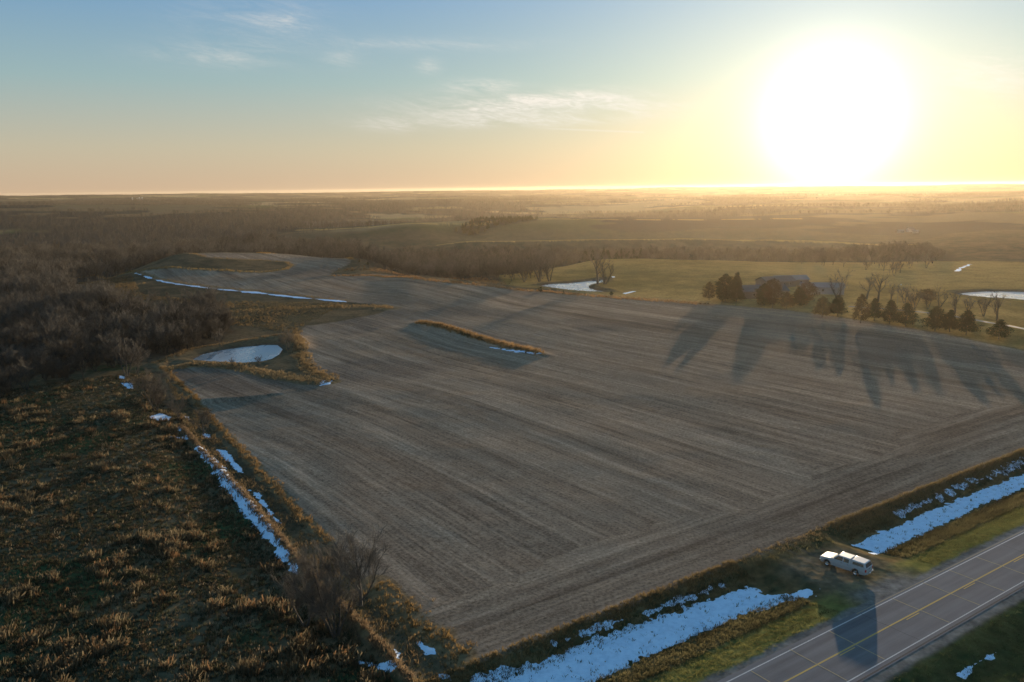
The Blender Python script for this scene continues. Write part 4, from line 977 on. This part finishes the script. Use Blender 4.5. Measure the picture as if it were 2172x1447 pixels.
SL = pp([(300, 625), (440, 640), (560, 640), (740, 645), (640, 690), (635, 712), (600, 705), (480, 690), (440, 662), (330, 640), (200, 625), (160, 600), (280, 585)])
x, y = scatter(SL, 1.7, 79); e = np.clip(.45 + fbm(x, y, 12, 3, 89) * 1.2 + .5 * fbm(x, y, 3, 2, 90), 0, 1)[:, None]
tufts('slope_grass', x, y, .3 + .5 * e[:, 0], np.full(len(x), .9), np.array([[.040, .040, .022]]) * (1 - e) + np.array([[.12, .085, .045]]) * e, 8, 'rough brown grass over the hill slope behind the near pond', seed=80, bw=.10)
# dry grass bands
def band_pts(line, w, dens, seed):
    r_ = np.random.default_rng(seed); xs, ys = [], []
    for a, b_ in zip(line, line[1:]):
        L_ = math.dist(a, b_); n_ = int(L_ * w * 2 * dens); t = r_.random(n_); o_ = r_.normal(0, .5, n_) * w
        nx, ny = -(b_[1] - a[1]) / L_, (b_[0] - a[0]) / L_
        xs.append(a[0] + (b_[0] - a[0]) * t + nx * o_); ys.append(a[1] + (b_[1] - a[1]) * t + ny * o_)
    return np.concatenate(xs), np.concatenate(ys)
GB = [('field left edge', 2.2, .45, (.26, .16, .07)), ('corner grass', 1.6, .4, (.24, .15, .06)), ('pond apron', 1.9, .55, (.30, .21, .11)), ('pond side', 1.7, .6, (.27, .18, .09)),
      ('dam top', 1.4, .5, (.22, .15, .08)), ('island', 2.6, 1.1, (.32, .19, .085)), ('fence row', 6, .45, (.22, .15, .09)), ('spur crest', .6, .55, (.30, .19, .09)), ('terrace line', .35, .9, (.34, .22, .09)), ('ring line', .3, .8, (.32, .20, .09)),
      ('low line', .3, .8, (.28, .18, .08)), ('top line', .3, .9, (.36, .22, .09)), ('snow line', .25, .5, (.22, .15, .08)), ('boundary', .45, .8, (.36, .19, .08)), ('golden patch', .18, .8, (.34, .18, .08))]
XS, YS, HS, CS = [], [], [], []
for i, (k_, dn, h, c) in enumerate(GB):
    l, w = GOLD[k_]; x, y = band_pts(l, w, dn, 500 + i)
    if k_ == 'fence row': ss = road_st(x, y)[0]; kk = ss > 13; x, y = x[kk], y[kk]
    XS.append(x); YS.append(y); HS.append(np.full(len(x), h) * np.random.default_rng(i).uniform(.6, 1.2, len(x))); CS.append(np.tile(c, (len(x), 1)) * np.array([.62, .66, .70]) * (1 + .25 * fbm(x, y, 6, 2, 600)[:, None]))
print('band tufts', sum(map(len, XS)))
tufts('dry_grass', np.concatenate(XS), np.concatenate(YS), np.concatenate(HS), np.full(sum(map(len, XS)), .5), np.concatenate(CS), 11, 'bands of tall golden dry grass along field edges and banks', seed=9, bw=.055)
# ditch and verge grass
r_ = np.random.default_rng(21); n_ = 60000; t = r_.uniform(-28, 115, n_); s = r_.uniform(1.4, 17.8, n_)
pr = np.interp(s, [1.4, 3, 5, 8.6, 9.6, 13.6, 14.4, 17.2, 17.8], [.25, .6, .8, .5, .03, .03, .5, .9, .3]); k = r_.random(n_) < pr; t, s = t[k], s[k]
k = ~((t > 21) & (t < 41) & (s > 1) & ((s < 13) | (r_.random(len(t)) < .8))); t, s = t[k], s[k]
X = RA[0] + RT[0] * t + RN[0] * s; Y = RA[1] + RT[1] * t + RN[1] * s; e = .5 + fbm(s, t * .15, .9, 3, 130)
ct = np.where((s < 5.5)[:, None], np.array([[.11, .105, .035]]), np.array([[.10, .088, .042]])) * (.6 + .7 * e[:, None]); ct = np.where((s > 15.6)[:, None], np.array([[.16, .115, .055]]), ct)
tufts('ditch_grass', X, Y, np.where(s < 5.5, .14, .32) * r_.uniform(.5, 1.3, len(X)), np.full(len(X), .32), ct, 7, 'short green and brown grass on the ditch banks beside the road', seed=22, bw=.04)
n_ = 26000; t = r_.uniform(-10, 110, n_); s = r_.uniform(-34, -9, n_); k = r_.random(n_) < np.interp(s, [-34, -16, -9.4, -9], [1, .8, .6, .1]); t, s = t[k], s[k]
X = RA[0] + RT[0] * t + RN[0] * s; Y = RA[1] + RT[1] * t + RN[1] * s; ct = np.where((s < -16)[:, None], np.array([[.05, .046, .028]]), np.array([[.034, .052, .020]])) * r_.uniform(.6, 1.4, (len(s), 1))
tufts('roadside_grass', X, Y, np.where(s < -16, .5, .18) * r_.uniform(.5, 1.3, len(X)), np.full(len(X), .35), ct, 7, 'dark green grass on the near side of the road at lower right', seed=23, bw=.045)
# corn litter in the field: bright scraps of husk
n_ = 900; x = r_.uniform(-90, 110, n_); y = r_.uniform(85, 330, n_); k = poly_sd(x, y, FIELD) > 2; x, y = x[k], y[k]
tufts('crop_litter', x, y, np.full(len(x), .09), np.full(len(x), .10), np.tile((.40, .36, .30), (len(x), 1)), 2, 'pale scraps of husk scattered over the tilled field', lean=1.6, seed=31, cat='litter', bw=.06)

# ------------------------------------------------------------------ pickup truck with camper shell
def box(bm, x0, x1, y0, y1, z0, z1):
    vs = [bm.verts.new(p) for p in [(x0, y0, z0), (x1, y0, z0), (x1, y1, z0), (x0, y1, z0), (x0, y0, z1), (x1, y0, z1), (x1, y1, z1), (x0, y1, z1)]]
    for f in [(0, 1, 2, 3), (4, 5, 6, 7), (0, 1, 5, 4), (1, 2, 6, 5), (2, 3, 7, 6), (3, 0, 4, 7)]: bm.faces.new([vs[i] for i in f])
def extrude_profile(bm, prof, y0, y1, inset=lambda x, z: 0):
    A = [bm.verts.new((x, y0 + inset(x, z), z)) for x, z in prof]; B = [bm.verts.new((x, y1 - inset(x, z), z)) for x, z in prof]
    bm.faces.new(A); bm.faces.new(B[::-1]); n_ = len(prof)
    for i in range(n_): bm.faces.new([A[i], A[(i + 1) % n_], B[(i + 1) % n_], B[i]])
def quad(bm, P, thick, nrm):
    n_ = Vector(nrm).normalized() * thick; a = [bm.verts.new(p) for p in P]; b_ = [bm.verts.new(Vector(p) + n_) for p in P]
    bm.faces.new(a[::-1]); bm.faces.new(b_); k = len(P)
    for i in range(k): bm.faces.new([a[i], a[(i + 1) % k], b_[(i + 1) % k], b_[i]])
white, n, b = principled('white_car_paint', (.62, .62, .62), .22, spec=.4); b.inputs['Coat Weight'].default_value = .0; b.inputs['Coat Roughness'].default_value = .15
tcn = n.add('ShaderNodeTexCoord'); sx = n.add('ShaderNodeSeparateXYZ'); n.put(sx.inputs[0], tcn.outputs['Object']); f = n.noise(tcn.outputs['Object'], 3, 4, .6)
dirt = n.math('MULTIPLY', n.maprange(n.math('ADD', sx.outputs[2], n.math('MULTIPLY', f, -.35)), .35, .95, 1, 0, True), .55)
n.put(b.inputs['Base Color'], n.mix(dirt, (.42, .42, .43, 1), (.20, .18, .155, 1))); n.put(b.inputs['Roughness'], n.maprange(dirt, 0, .6, .22, .6))
glass = weathered('dark_glass', (.012, .014, .018), .06, var=.2, spec=.8)
glass2 = weathered('smoked_glass', (.05, .055, .062), .12, var=.2, spec=.8)
rubber = weathered('rubber', (.018, .018, .018), .85, var=.3, scale=8)
black = weathered('black_trim', (.02, .02, .021), .6, var=.2)
chrome = weathered('chrome', (.55, .55, .56), .22, 1.0, var=.1)
redl = weathered('red_lens', (.42, .012, .01), .2, var=.1); clearl = weathered('clear_lens', (.65, .66, .68), .1, var=.1)
def truck():
    wr = np.array(plane_pt(1815, 1221, -.1)); wf = np.array(plane_pt(1753, 1200, -.1))   # left tyres on the ground
    d = (wf - wr) / np.linalg.norm(wf - wr); hd = math.atan2(d[1], d[0]); side = np.array([d[1], -d[0]])   # right side of truck
    mid = (wr + wf) / 2 + side * .86 - d * .0; cx_ = mid - d * .22
    z = zat(*cx_)
    T = empty('pickup_truck', (cx_[0], cx_[1], z + .02), hd, 'white pickup truck with matching camper shell parked on the field entrance beside the road', 'truck')
    xf, xr = 2.05, -1.62; ar = .50; wc = .41
    def arch(xc): return [(xc + ar * math.cos(a), wc + .02 + ar * math.sin(a)) for a in np.linspace(-.18, math.pi + .18, 14)]
    prof = [(2.96, .42), (3.02, .62), (3.01, .95), (2.90, 1.09), (2.2, 1.17), (1.48, 1.23), (-.95, 1.25), (-2.86, 1.27), (-2.93, 1.2), (-2.93, .52), (-2.80, .42)]
    a2 = arch(xr)[::-1]; a1 = arch(xf)[::-1]
    prof += a2 + [(xr + .8, .40), (xf - .8, .40)] + a1
    bm = bmesh.new(); ins = lambda x, z: (.0 if z < .8 else .03 if z < 1.1 else .085) + (.10 if x > 2.8 else .02 if x > 2.4 else 0)
    extrude_profile(bm, prof, -.99, .99, ins); bmesh.ops.triangulate(bm, faces=[f for f in bm.faces if len(f.verts) > 4])
    body = bm_obj('body', bm, white, T, .05, angle=38)
    # bonnet ridges
    bm = bmesh.new(); quad(bm, [(2.75, -.42, 1.105), (2.75, -.30, 1.105), (1.6, -.45, 1.225), (1.6, -.60, 1.225)], .025, (0, 0, 1)); quad(bm, [(2.75, .30, 1.105), (2.75, .42, 1.105), (1.6, .60, 1.225), (1.6, .45, 1.225)], .025, (0, 0, 1)); bm_obj('bonnet_ridge', bm, white, body, .012)
    # cab
    def loft(name, B, Tp, mat, bev, par=T):
        bm = bmesh.new(); a = [bm.verts.new(p) for p in B]; c = [bm.verts.new(p) for p in Tp]; bm.faces.new(a[::-1]); bm.faces.new(c)
        for i in range(len(B)): bm.faces.new([a[i], a[(i + 1) % len(B)], c[(i + 1) % len(B)], c[i]])
        return bm_obj(name, bm, mat, par, bev, angle=30)
    zb, zt = 1.22, 1.86
    cab = loft('cab', [(1.50, -.86, zb), (1.50, .86, zb), (-.93, .93, zb), (-.93, -.93, zb)], [(.72, -.70, zt), (.72, .70, zt), (-.86, .74, zt), (-.86, -.74, zt)], white, .06)
    def side_y(zq, x): # half width of cab side at height
        t = (zq - zb) / (zt - zb); f = (1.50 - x) / 2.43; y0 = .86 + .07 * f; y1 = .70 + .04 * f; return y0 * (1 - t) + y1 * t + .004
    for sg in (1, -1):
        for nm, xs in (('door_window', [(1.22, 1.27), (.10, 1.27), (.10, 1.74), (.66, 1.76)]), ('rear_door_window', [(-.02, 1.27), (-.72, 1.28), (-.70, 1.70), (-.02, 1.74)])):
            bm = bmesh.new(); P = [(x, sg * side_y(z_, x), z_) for x, z_ in xs]; quad(bm, P if sg > 0 else P[::-1], .008, (0, sg, .25)); bm_obj(nm, bm, glass, T, smooth=False)
        for nm, x0, x1 in (('door', 1.33, .02), ('rear_door', .0, -.80)):
            bm = bmesh.new(); P = [(x0, sg * .985, .50), (x1, sg * .985, .50), (x1, sg * .925, 1.19), (x0, sg * .925, 1.19)]
            if nm == 'rear_door': P[1] = (x1 + .12, sg * .985, .50)
            quad(bm, P, .012, (0, sg, .1)); dr = bm_obj(nm, bm, white, T, .004, smooth=False)
            bm = bmesh.new(); box(bm, x1 + .08, x1 + .26, sg * .965 - .02, sg * .965 + .03, 1.05, 1.085); bm_obj('handle', bm, black, dr, .006)
        bm = bmesh.new(); box(bm, 1.12, 1.28, sg * 1.08 - .13, sg * 1.08 + .10, 1.24, 1.42); bm_obj('mirror', bm, black if sg < 0 else white, T, .03)
        bm = bmesh.new(); box(bm, -.75, 1.35, sg * 1.0 - .06, sg * 1.0 + .06, .36, .41); bm_obj('side_step', bm, chrome, T, .015)
        bm = bmesh.new(); box(bm, -2.96, -2.80, sg * .90 - .085, sg * .90 + .085, .82, 1.14); bm_obj('tail_light', bm, redl, T, .015)
        bm = bmesh.new(); box(bm, 2.84, 3.035, sg * .78 - .13, sg * .78 + .10, .82, 1.02); bm_obj('headlight', bm, clearl, T, .02)
    bm = bmesh.new(); quad(bm, [(1.43, -.76, 1.285), (1.43, .76, 1.285), (.80, .64, 1.80), (.80, -.64, 1.80)], .012, (.63, 0, .78)); bm_obj('windscreen', bm, glass2, T, smooth=False)
    bm = bmesh.new(); box(bm, 1.42, 1.62, -.78, .78, 1.215, 1.238); bm_obj('wiper_cowl', bm, black, T, .01)
    # camper shell
    sh = loft('camper_shell', [(-.97, -.95, 1.25), (-.97, .95, 1.25), (-2.92, .95, 1.25), (-2.92, -.95, 1.25)], [(-.99, -.78, 1.88), (-.99, .78, 1.88), (-2.66, .77, 1.84), (-2.66, -.77, 1.84)], white, .07)
    for sg in (1, -1):
        yy = lambda z_: .95 + (.775 - .95) * (z_ - 1.25) / .62 + .003
        P = [(-1.18, sg * yy(1.36), 1.36), (-2.62, sg * yy(1.36), 1.36), (-2.52, sg * yy(1.70), 1.70), (-1.18, sg * yy(1.70), 1.70)]
        bm = bmesh.new(); quad(bm, P, .012, (0, sg, .28)); w_ = bm_obj('shell_window', bm, glass, T, .01, smooth=False)
        bm = bmesh.new(); xm = -1.86; quad(bm, [(xm + .02, sg * (yy(1.36) + .012), 1.37), (xm - .02, sg * (yy(1.36) + .012), 1.37), (xm - .02, sg * (yy(1.69) + .012), 1.69), (xm + .02, sg * (yy(1.69) + .012), 1.69)], .006, (0, sg, .28)); bm_obj('window_divider', bm, black, w_, smooth=False)
    bx = lambda z_: -2.92 + .26 * (z_ - 1.25) / .59 - .004
    bm = bmesh.new(); quad(bm, [(bx(1.32), -.80, 1.32), (bx(1.32), .80, 1.32), (bx(1.74), .69, 1.74), (bx(1.74), -.69, 1.74)], .014, (-1, 0, .4)); bm_obj('shell_rear_window', bm, glass2, T, .01, smooth=False)
    bm = bmesh.new(); quad(bm, [(-2.937, -.78, .62), (-2.937, .78, .62), (-2.937, .76, 1.2), (-2.937, -.76, 1.2)], .012, (-1, 0, 0)); tg = bm_obj('tailgate', bm, white, T, .006, smooth=False)
    bm = bmesh.new(); box(bm, -2.965, -2.945, -.14, .14, 1.02, 1.09); bm_obj('tailgate_handle', bm, black, tg, .005)
    bm = bmesh.new(); box(bm, -3.08, -2.88, -.95, .95, .46, .62); rb = bm_obj('rear_bumper', bm, chrome, T, .03)
    bm = bmesh.new(); box(bm, -3.095, -3.078, -.16, .16, .48, .60); bm_obj('number_plate', bm, clearl, rb, .004)
    bm = bmesh.new(); box(bm, 2.90, 3.12, -.93, .93, .42, .62); bm_obj('front_bumper', bm, chrome, T, .04)
    bm = bmesh.new(); box(bm, 2.96, 3.04, -.62, .62, .68, 1.0); gr = bm_obj('grille', bm, black, T, .02)
    bm = bmesh.new(); box(bm, 3.03, 3.055, -.60, .60, .82, .87); bm_obj('grille_bar', bm, chrome, gr, .008)
    bm = bmesh.new(); box(bm, -2.5, 2.6, -.45, .45, .32, .50); box(bm, xf - .06, xf + .06, -.8, .8, .36, .46); box(bm, xr - .06, xr + .06, -.8, .8, .36, .46); bm_obj('chassis', bm, black, T)
    for xc in (xf, xr):
        for sg in (1, -1):
            W_ = empty('wheel', (xc, sg * .85, .41)); W_.parent = T
            def lathe(name, pr, mat, par, seg=32):
                bm = bmesh.new(); rings = []
                for y, r in pr: rings.append([bm.verts.new((r * math.cos(2 * math.pi * i / seg), y * sg, r * math.sin(2 * math.pi * i / seg))) for i in range(seg)])
                for a, c in zip(rings, rings[1:]):
                    for i in range(seg): bm.faces.new([a[i], a[(i + 1) % seg], c[(i + 1) % seg], c[i]])
                bm.faces.new(rings[0]); bm.faces.new(rings[-1][::-1]); return bm_obj(name, bm, mat, par, angle=35)
            lathe('tyre', [(-.13, .26), (-.13, .37), (-.10, .41), (.10, .41), (.13, .37), (.13, .27), (.07, .255)], rubber, W_)
            lathe('rim', [(.05, .26), (.115, .255), (.09, .22), (.07, .12), (.11, .07), (.12, .03)], chrome, W_)
    return T
truck()

# ------------------------------------------------------------------ farmstead
roof_m = weathered('grey_metal_roof', (.065, .062, .062), .85, var=.15, scale=.4); wall_m = weathered('tan_siding', (.10, .09, .08), .8, var=.12, scale=.5); white_m = weathered('white_siding', (.24, .24, .24), .85, var=.1, scale=.5)
blue_m = weathered('pale_roof', (.12, .13, .15), .85, var=.1, scale=.4); wood_m = weathered('grey_wood', (.13, .11, .09), .9, var=.3, scale=4)
def building(name, x, yb, L_, W_, eave, ridge, rz, wall, roof, label, cat, windows=3, door=True):
    P = pt(x, yb) if yb < 1000 else (*polar(x, yb), zat(*polar(x, yb))); B = empty(name, P, rz, label, cat)
    bm = bmesh.new(); l, w = L_ / 2, W_ / 2
    vs = [bm.verts.new(p) for p in [(-l, -w, -.5), (l, -w, -.5), (l, w, -.5), (-l, w, -.5), (-l, -w, eave), (l, -w, eave), (l, w, eave), (-l, w, eave), (-l, 0, ridge - .05), (l, 0, ridge - .05)]]
    for f in [(0, 1, 5, 4), (2, 3, 7, 6), (1, 2, 6, 9, 5), (3, 0, 4, 8, 7)]: bm.faces.new([vs[i] for i in f])
    wl = bm_obj('wall', bm, wall, B, smooth=False)
    bm = bmesh.new()
    for sg in (-1, 1):
        sl_ = (ridge - eave) / w; e = .45
        quad(bm, [(-l - e, sg * (w + e), eave - e * sl_), (l + e, sg * (w + e), eave - e * sl_), (l + e, 0, ridge), (-l - e, 0, ridge)], .12, (0, sg * sl_, 1))
    bm_obj('roof', bm, roof, B, smooth=False)
    for i in range(windows):
        xx = -l + L_ * (i + 1) / (windows + 1)
        bm = bmesh.new(); box(bm, xx - .55, xx + .55, -w - .05, -w + .02, eave * .38, eave * .75); fr = bm_obj('window', bm, white_m, B, smooth=False)
        bm = bmesh.new(); box(bm, xx - .45, xx + .45, -w - .07, -w - .04, eave * .41, eave * .72); bm_obj('pane', bm, glass, fr, smooth=False)
    if door:
        bm = bmesh.new(); box(bm, l - .02, l + .05, -1.5, 1.5, 0, min(eave * .85, 3.2)); bm_obj('door', bm, white_m, B, smooth=False)
    return B
building('barn', 1606, 630, 24, 11, 3.2, 5.4, math.radians(8), wall_m, roof_m, 'large grey roofed barn with gable behind the paired evergreens', 'barn', 2)
building('farmhouse', 1645, 607, 16, 10, 2.8, 4.8, math.radians(15), wall_m, roof_m, 'grey roofed farmhouse behind the barn and the reddish tree', 'house', 4)
building('shed', 1675, 604, 16, 8, 3.0, 4.6, math.radians(5), wall_m, blue_m, 'long shed with a pale blue metal roof behind the reddish tree', 'shed', 3)
building('garage', 1742, 622, 18, 8, 3.2, 4.8, math.radians(-12), white_m, blue_m, 'low white garage with pale roof right of the russet tree', 'garage', 3)
def tiny_building(x, yb, L_, h, label, cat, wall, roof, rz=.1): return building(cat.replace(' ', '_'), x, yb, L_, L_ * .6, h, h * 1.5, rz, wall, roof, label, cat, 1, False)
tiny_building(1912, 1150, 7, 2.6, 'leftmost small white farm building on the far right hillside', 'farm building', white_m, blue_m)
tiny_building(1932, 1165, 9, 4, 'tallest farm building in the distant cluster on the right hillside', 'farm building', white_m, roof_m, .4)
tiny_building(1944, 1140, 6, 2.6, 'small white building right of the tall one in the distant cluster', 'farm building', white_m, blue_m)
# distant silos at the left
silo_m = weathered('silo_steel', (.26, .27, .28), .8, .0, var=.1, scale=.3)
for i, (x, hh) in enumerate([(281, 16), (291, 12), (296, 18), (302, 18)]):
    P = pt(x, 424.5); S_ = empty('grain_bin', P, 0, ['leftmost pale grain bin far off near the horizon', 'shortest of the pale grain bins near the horizon', 'tall pale grain bin, second from the right in the far cluster', 'rightmost tall pale grain bin of the far cluster'][i], 'grain bin', 'far grain bins')
    hh *= .7
    for nm, pr in (('wall', [(0, -2), (3.6, -2), (3.6, hh)]), ('roof', [(3.8, hh), (1, hh + 2), (0, hh + 2.2)])):
        bm = bmesh.new(); rings = [[bm.verts.new((max(r, .01) * math.cos(a), max(r, .01) * math.sin(a), z)) for a in np.linspace(0, 2 * math.pi, 20, endpoint=False)] for r, z in pr]
        for a, c in zip(rings, rings[1:]):
            for q in range(20): bm.faces.new([a[q], a[(q + 1) % 20], c[(q + 1) % 20], c[q]])
        bm_obj(nm, bm, silo_m, S_)
# yard lamp post
h, Rr, P = px_h(1903, 645, 604)
lp = empty('lamp_post', P, 0, 'slim yard lamp post among bare trees at the farm', 'lamp post')
t_ = Tubes(); t_.tube([(0, 0, -.3), (0, 0, h)], [.10, .07], 8); t_.obj('pole', wood_m, parent=lp); t_ = Tubes(); t_.tube([(0, 0, h - .1), (1.0, 0, h + .1)], [.04, .04], 6); t_.obj('arm', chrome, parent=lp)
bm = bmesh.new(); bmesh.ops.create_uvsphere(bm, u_segments=12, v_segments=8, radius=.22); bmesh.ops.translate(bm, verts=bm.verts[:], vec=(1.05, 0, h + .05)); bm_obj('lamp_head', bm, clearl, lp)
# fences: posts and wires as parts of one fence each
def fence(name, px, label, spacing=5.0, ph=1.25, wires=(.45, .8, 1.15), pr_=.06):
    L_ = pp(px); ptsl = []
    for a, b_ in zip(L_, L_[1:]):
        n_ = max(1, int(math.dist(a, b_) / spacing))
        for i in range(n_): f = i / n_; ptsl.append((a[0] * (1 - f) + b_[0] * f, a[1] * (1 - f) + b_[1] * f))
    ptsl.append(L_[-1]); ptsl = ptsl[:100]
    z = [zat(*q) for q in ptsl]; F0 = empty(name, (ptsl[0][0], ptsl[0][1], z[0]), 0, label, 'fence'); o0 = np.array([*ptsl[0], z[0]])
    T = Tubes(); T.tube([(0, 0, -.3), (0, 0, ph)], [pr_, pr_ * .85], 6); pm = T.obj('post', wood_m, link=False).data
    for q, zz_ in zip(ptsl, z):
        o = bpy.data.objects.new('post', pm); C.objects.link(o); o.parent = F0; o.location = np.array([*q, zz_]) - o0
    for w in wires:
        T = Tubes(); T.tube([np.array([*q, zz_ + w]) - o0 for q, zz_ in zip(ptsl, z)], [.012] * len(ptsl), 3); T.obj('wire', chrome, parent=F0)
fence('wire_fence', [(1150, 617), (1300, 631), (1440, 641), (1500, 645), (1560, 650)], 'wire fence on posts between the tilled field and the pasture')
fence('board_fence', [(1800, 612), (1900, 618), (1960, 626), (2060, 640), (2172, 652), (2300, 664)], 'dark rail fence crossing the farm yard below the right pond', 5.0, 1.3, (.5, 1.1), .08)
# farm drive
gv = weathered('drive_gravel', (.065, .065, .068), .95, var=.2, scale=1.0)
dl = pp([(1800, 650), (1870, 655), (1930, 660), (1990, 666), (2060, 677), (2120, 688), (2172, 698), (2300, 722)])
V, Fq = [], []
fine_ = []
for a, b_ in zip(dl, dl[1:]):
    for f in np.linspace(0, 1, 14, endpoint=False): fine_.append((a[0] * (1 - f) + b_[0] * f, a[1] * (1 - f) + b_[1] * f))
for i, q in enumerate(fine_):
    j = min(i + 1, len(fine_) - 1); k = max(i - 1, 0); d = np.array(fine_[j]) - np.array(fine_[k]); d /= np.linalg.norm(d) + 1e-9
    for s_ in (-1.2, 0, 1.2): w = (q[0] - d[1] * s_, q[1] + d[0] * s_); V.append((w[0], w[1], zat(*w) + .06))
k = np.arange(len(fine_) - 1) * 3; Fq = np.concatenate([np.stack([k, k + 3, k + 4, k + 1], 1), np.stack([k + 1, k + 4, k + 5, k + 2], 1)])
tag(mesh_np('farm_drive', np.array(V), Fq, [gv], True), kind='structure')

# ------------------------------------------------------------------ haze: the evening air
bm = bmesh.new(); box(bm, -6900, 6900, -6900, 6900, -75, 54)
hz, n, b = principled('haze'); n.n.clear(); o_ = n.add('ShaderNodeOutputMaterial'); v = n.add('ShaderNodeVolumePrincipled')
v.inputs['Color'].default_value = (.95, .79, .56, 1); v.inputs['Density'].default_value = 3.0e-5; v.inputs['Anisotropy'].default_value = .64
n.l.new(v.outputs[0], o_.inputs['Volume']); hz.cycles.homogeneous_volume = True if hasattr(hz.cycles, 'homogeneous_volume') else False
ho = bm_obj('haze', bm, hz, smooth=False); tag(ho, 'thin golden evening haze over the countryside', 'haze', None, 'stuff')
print('done')
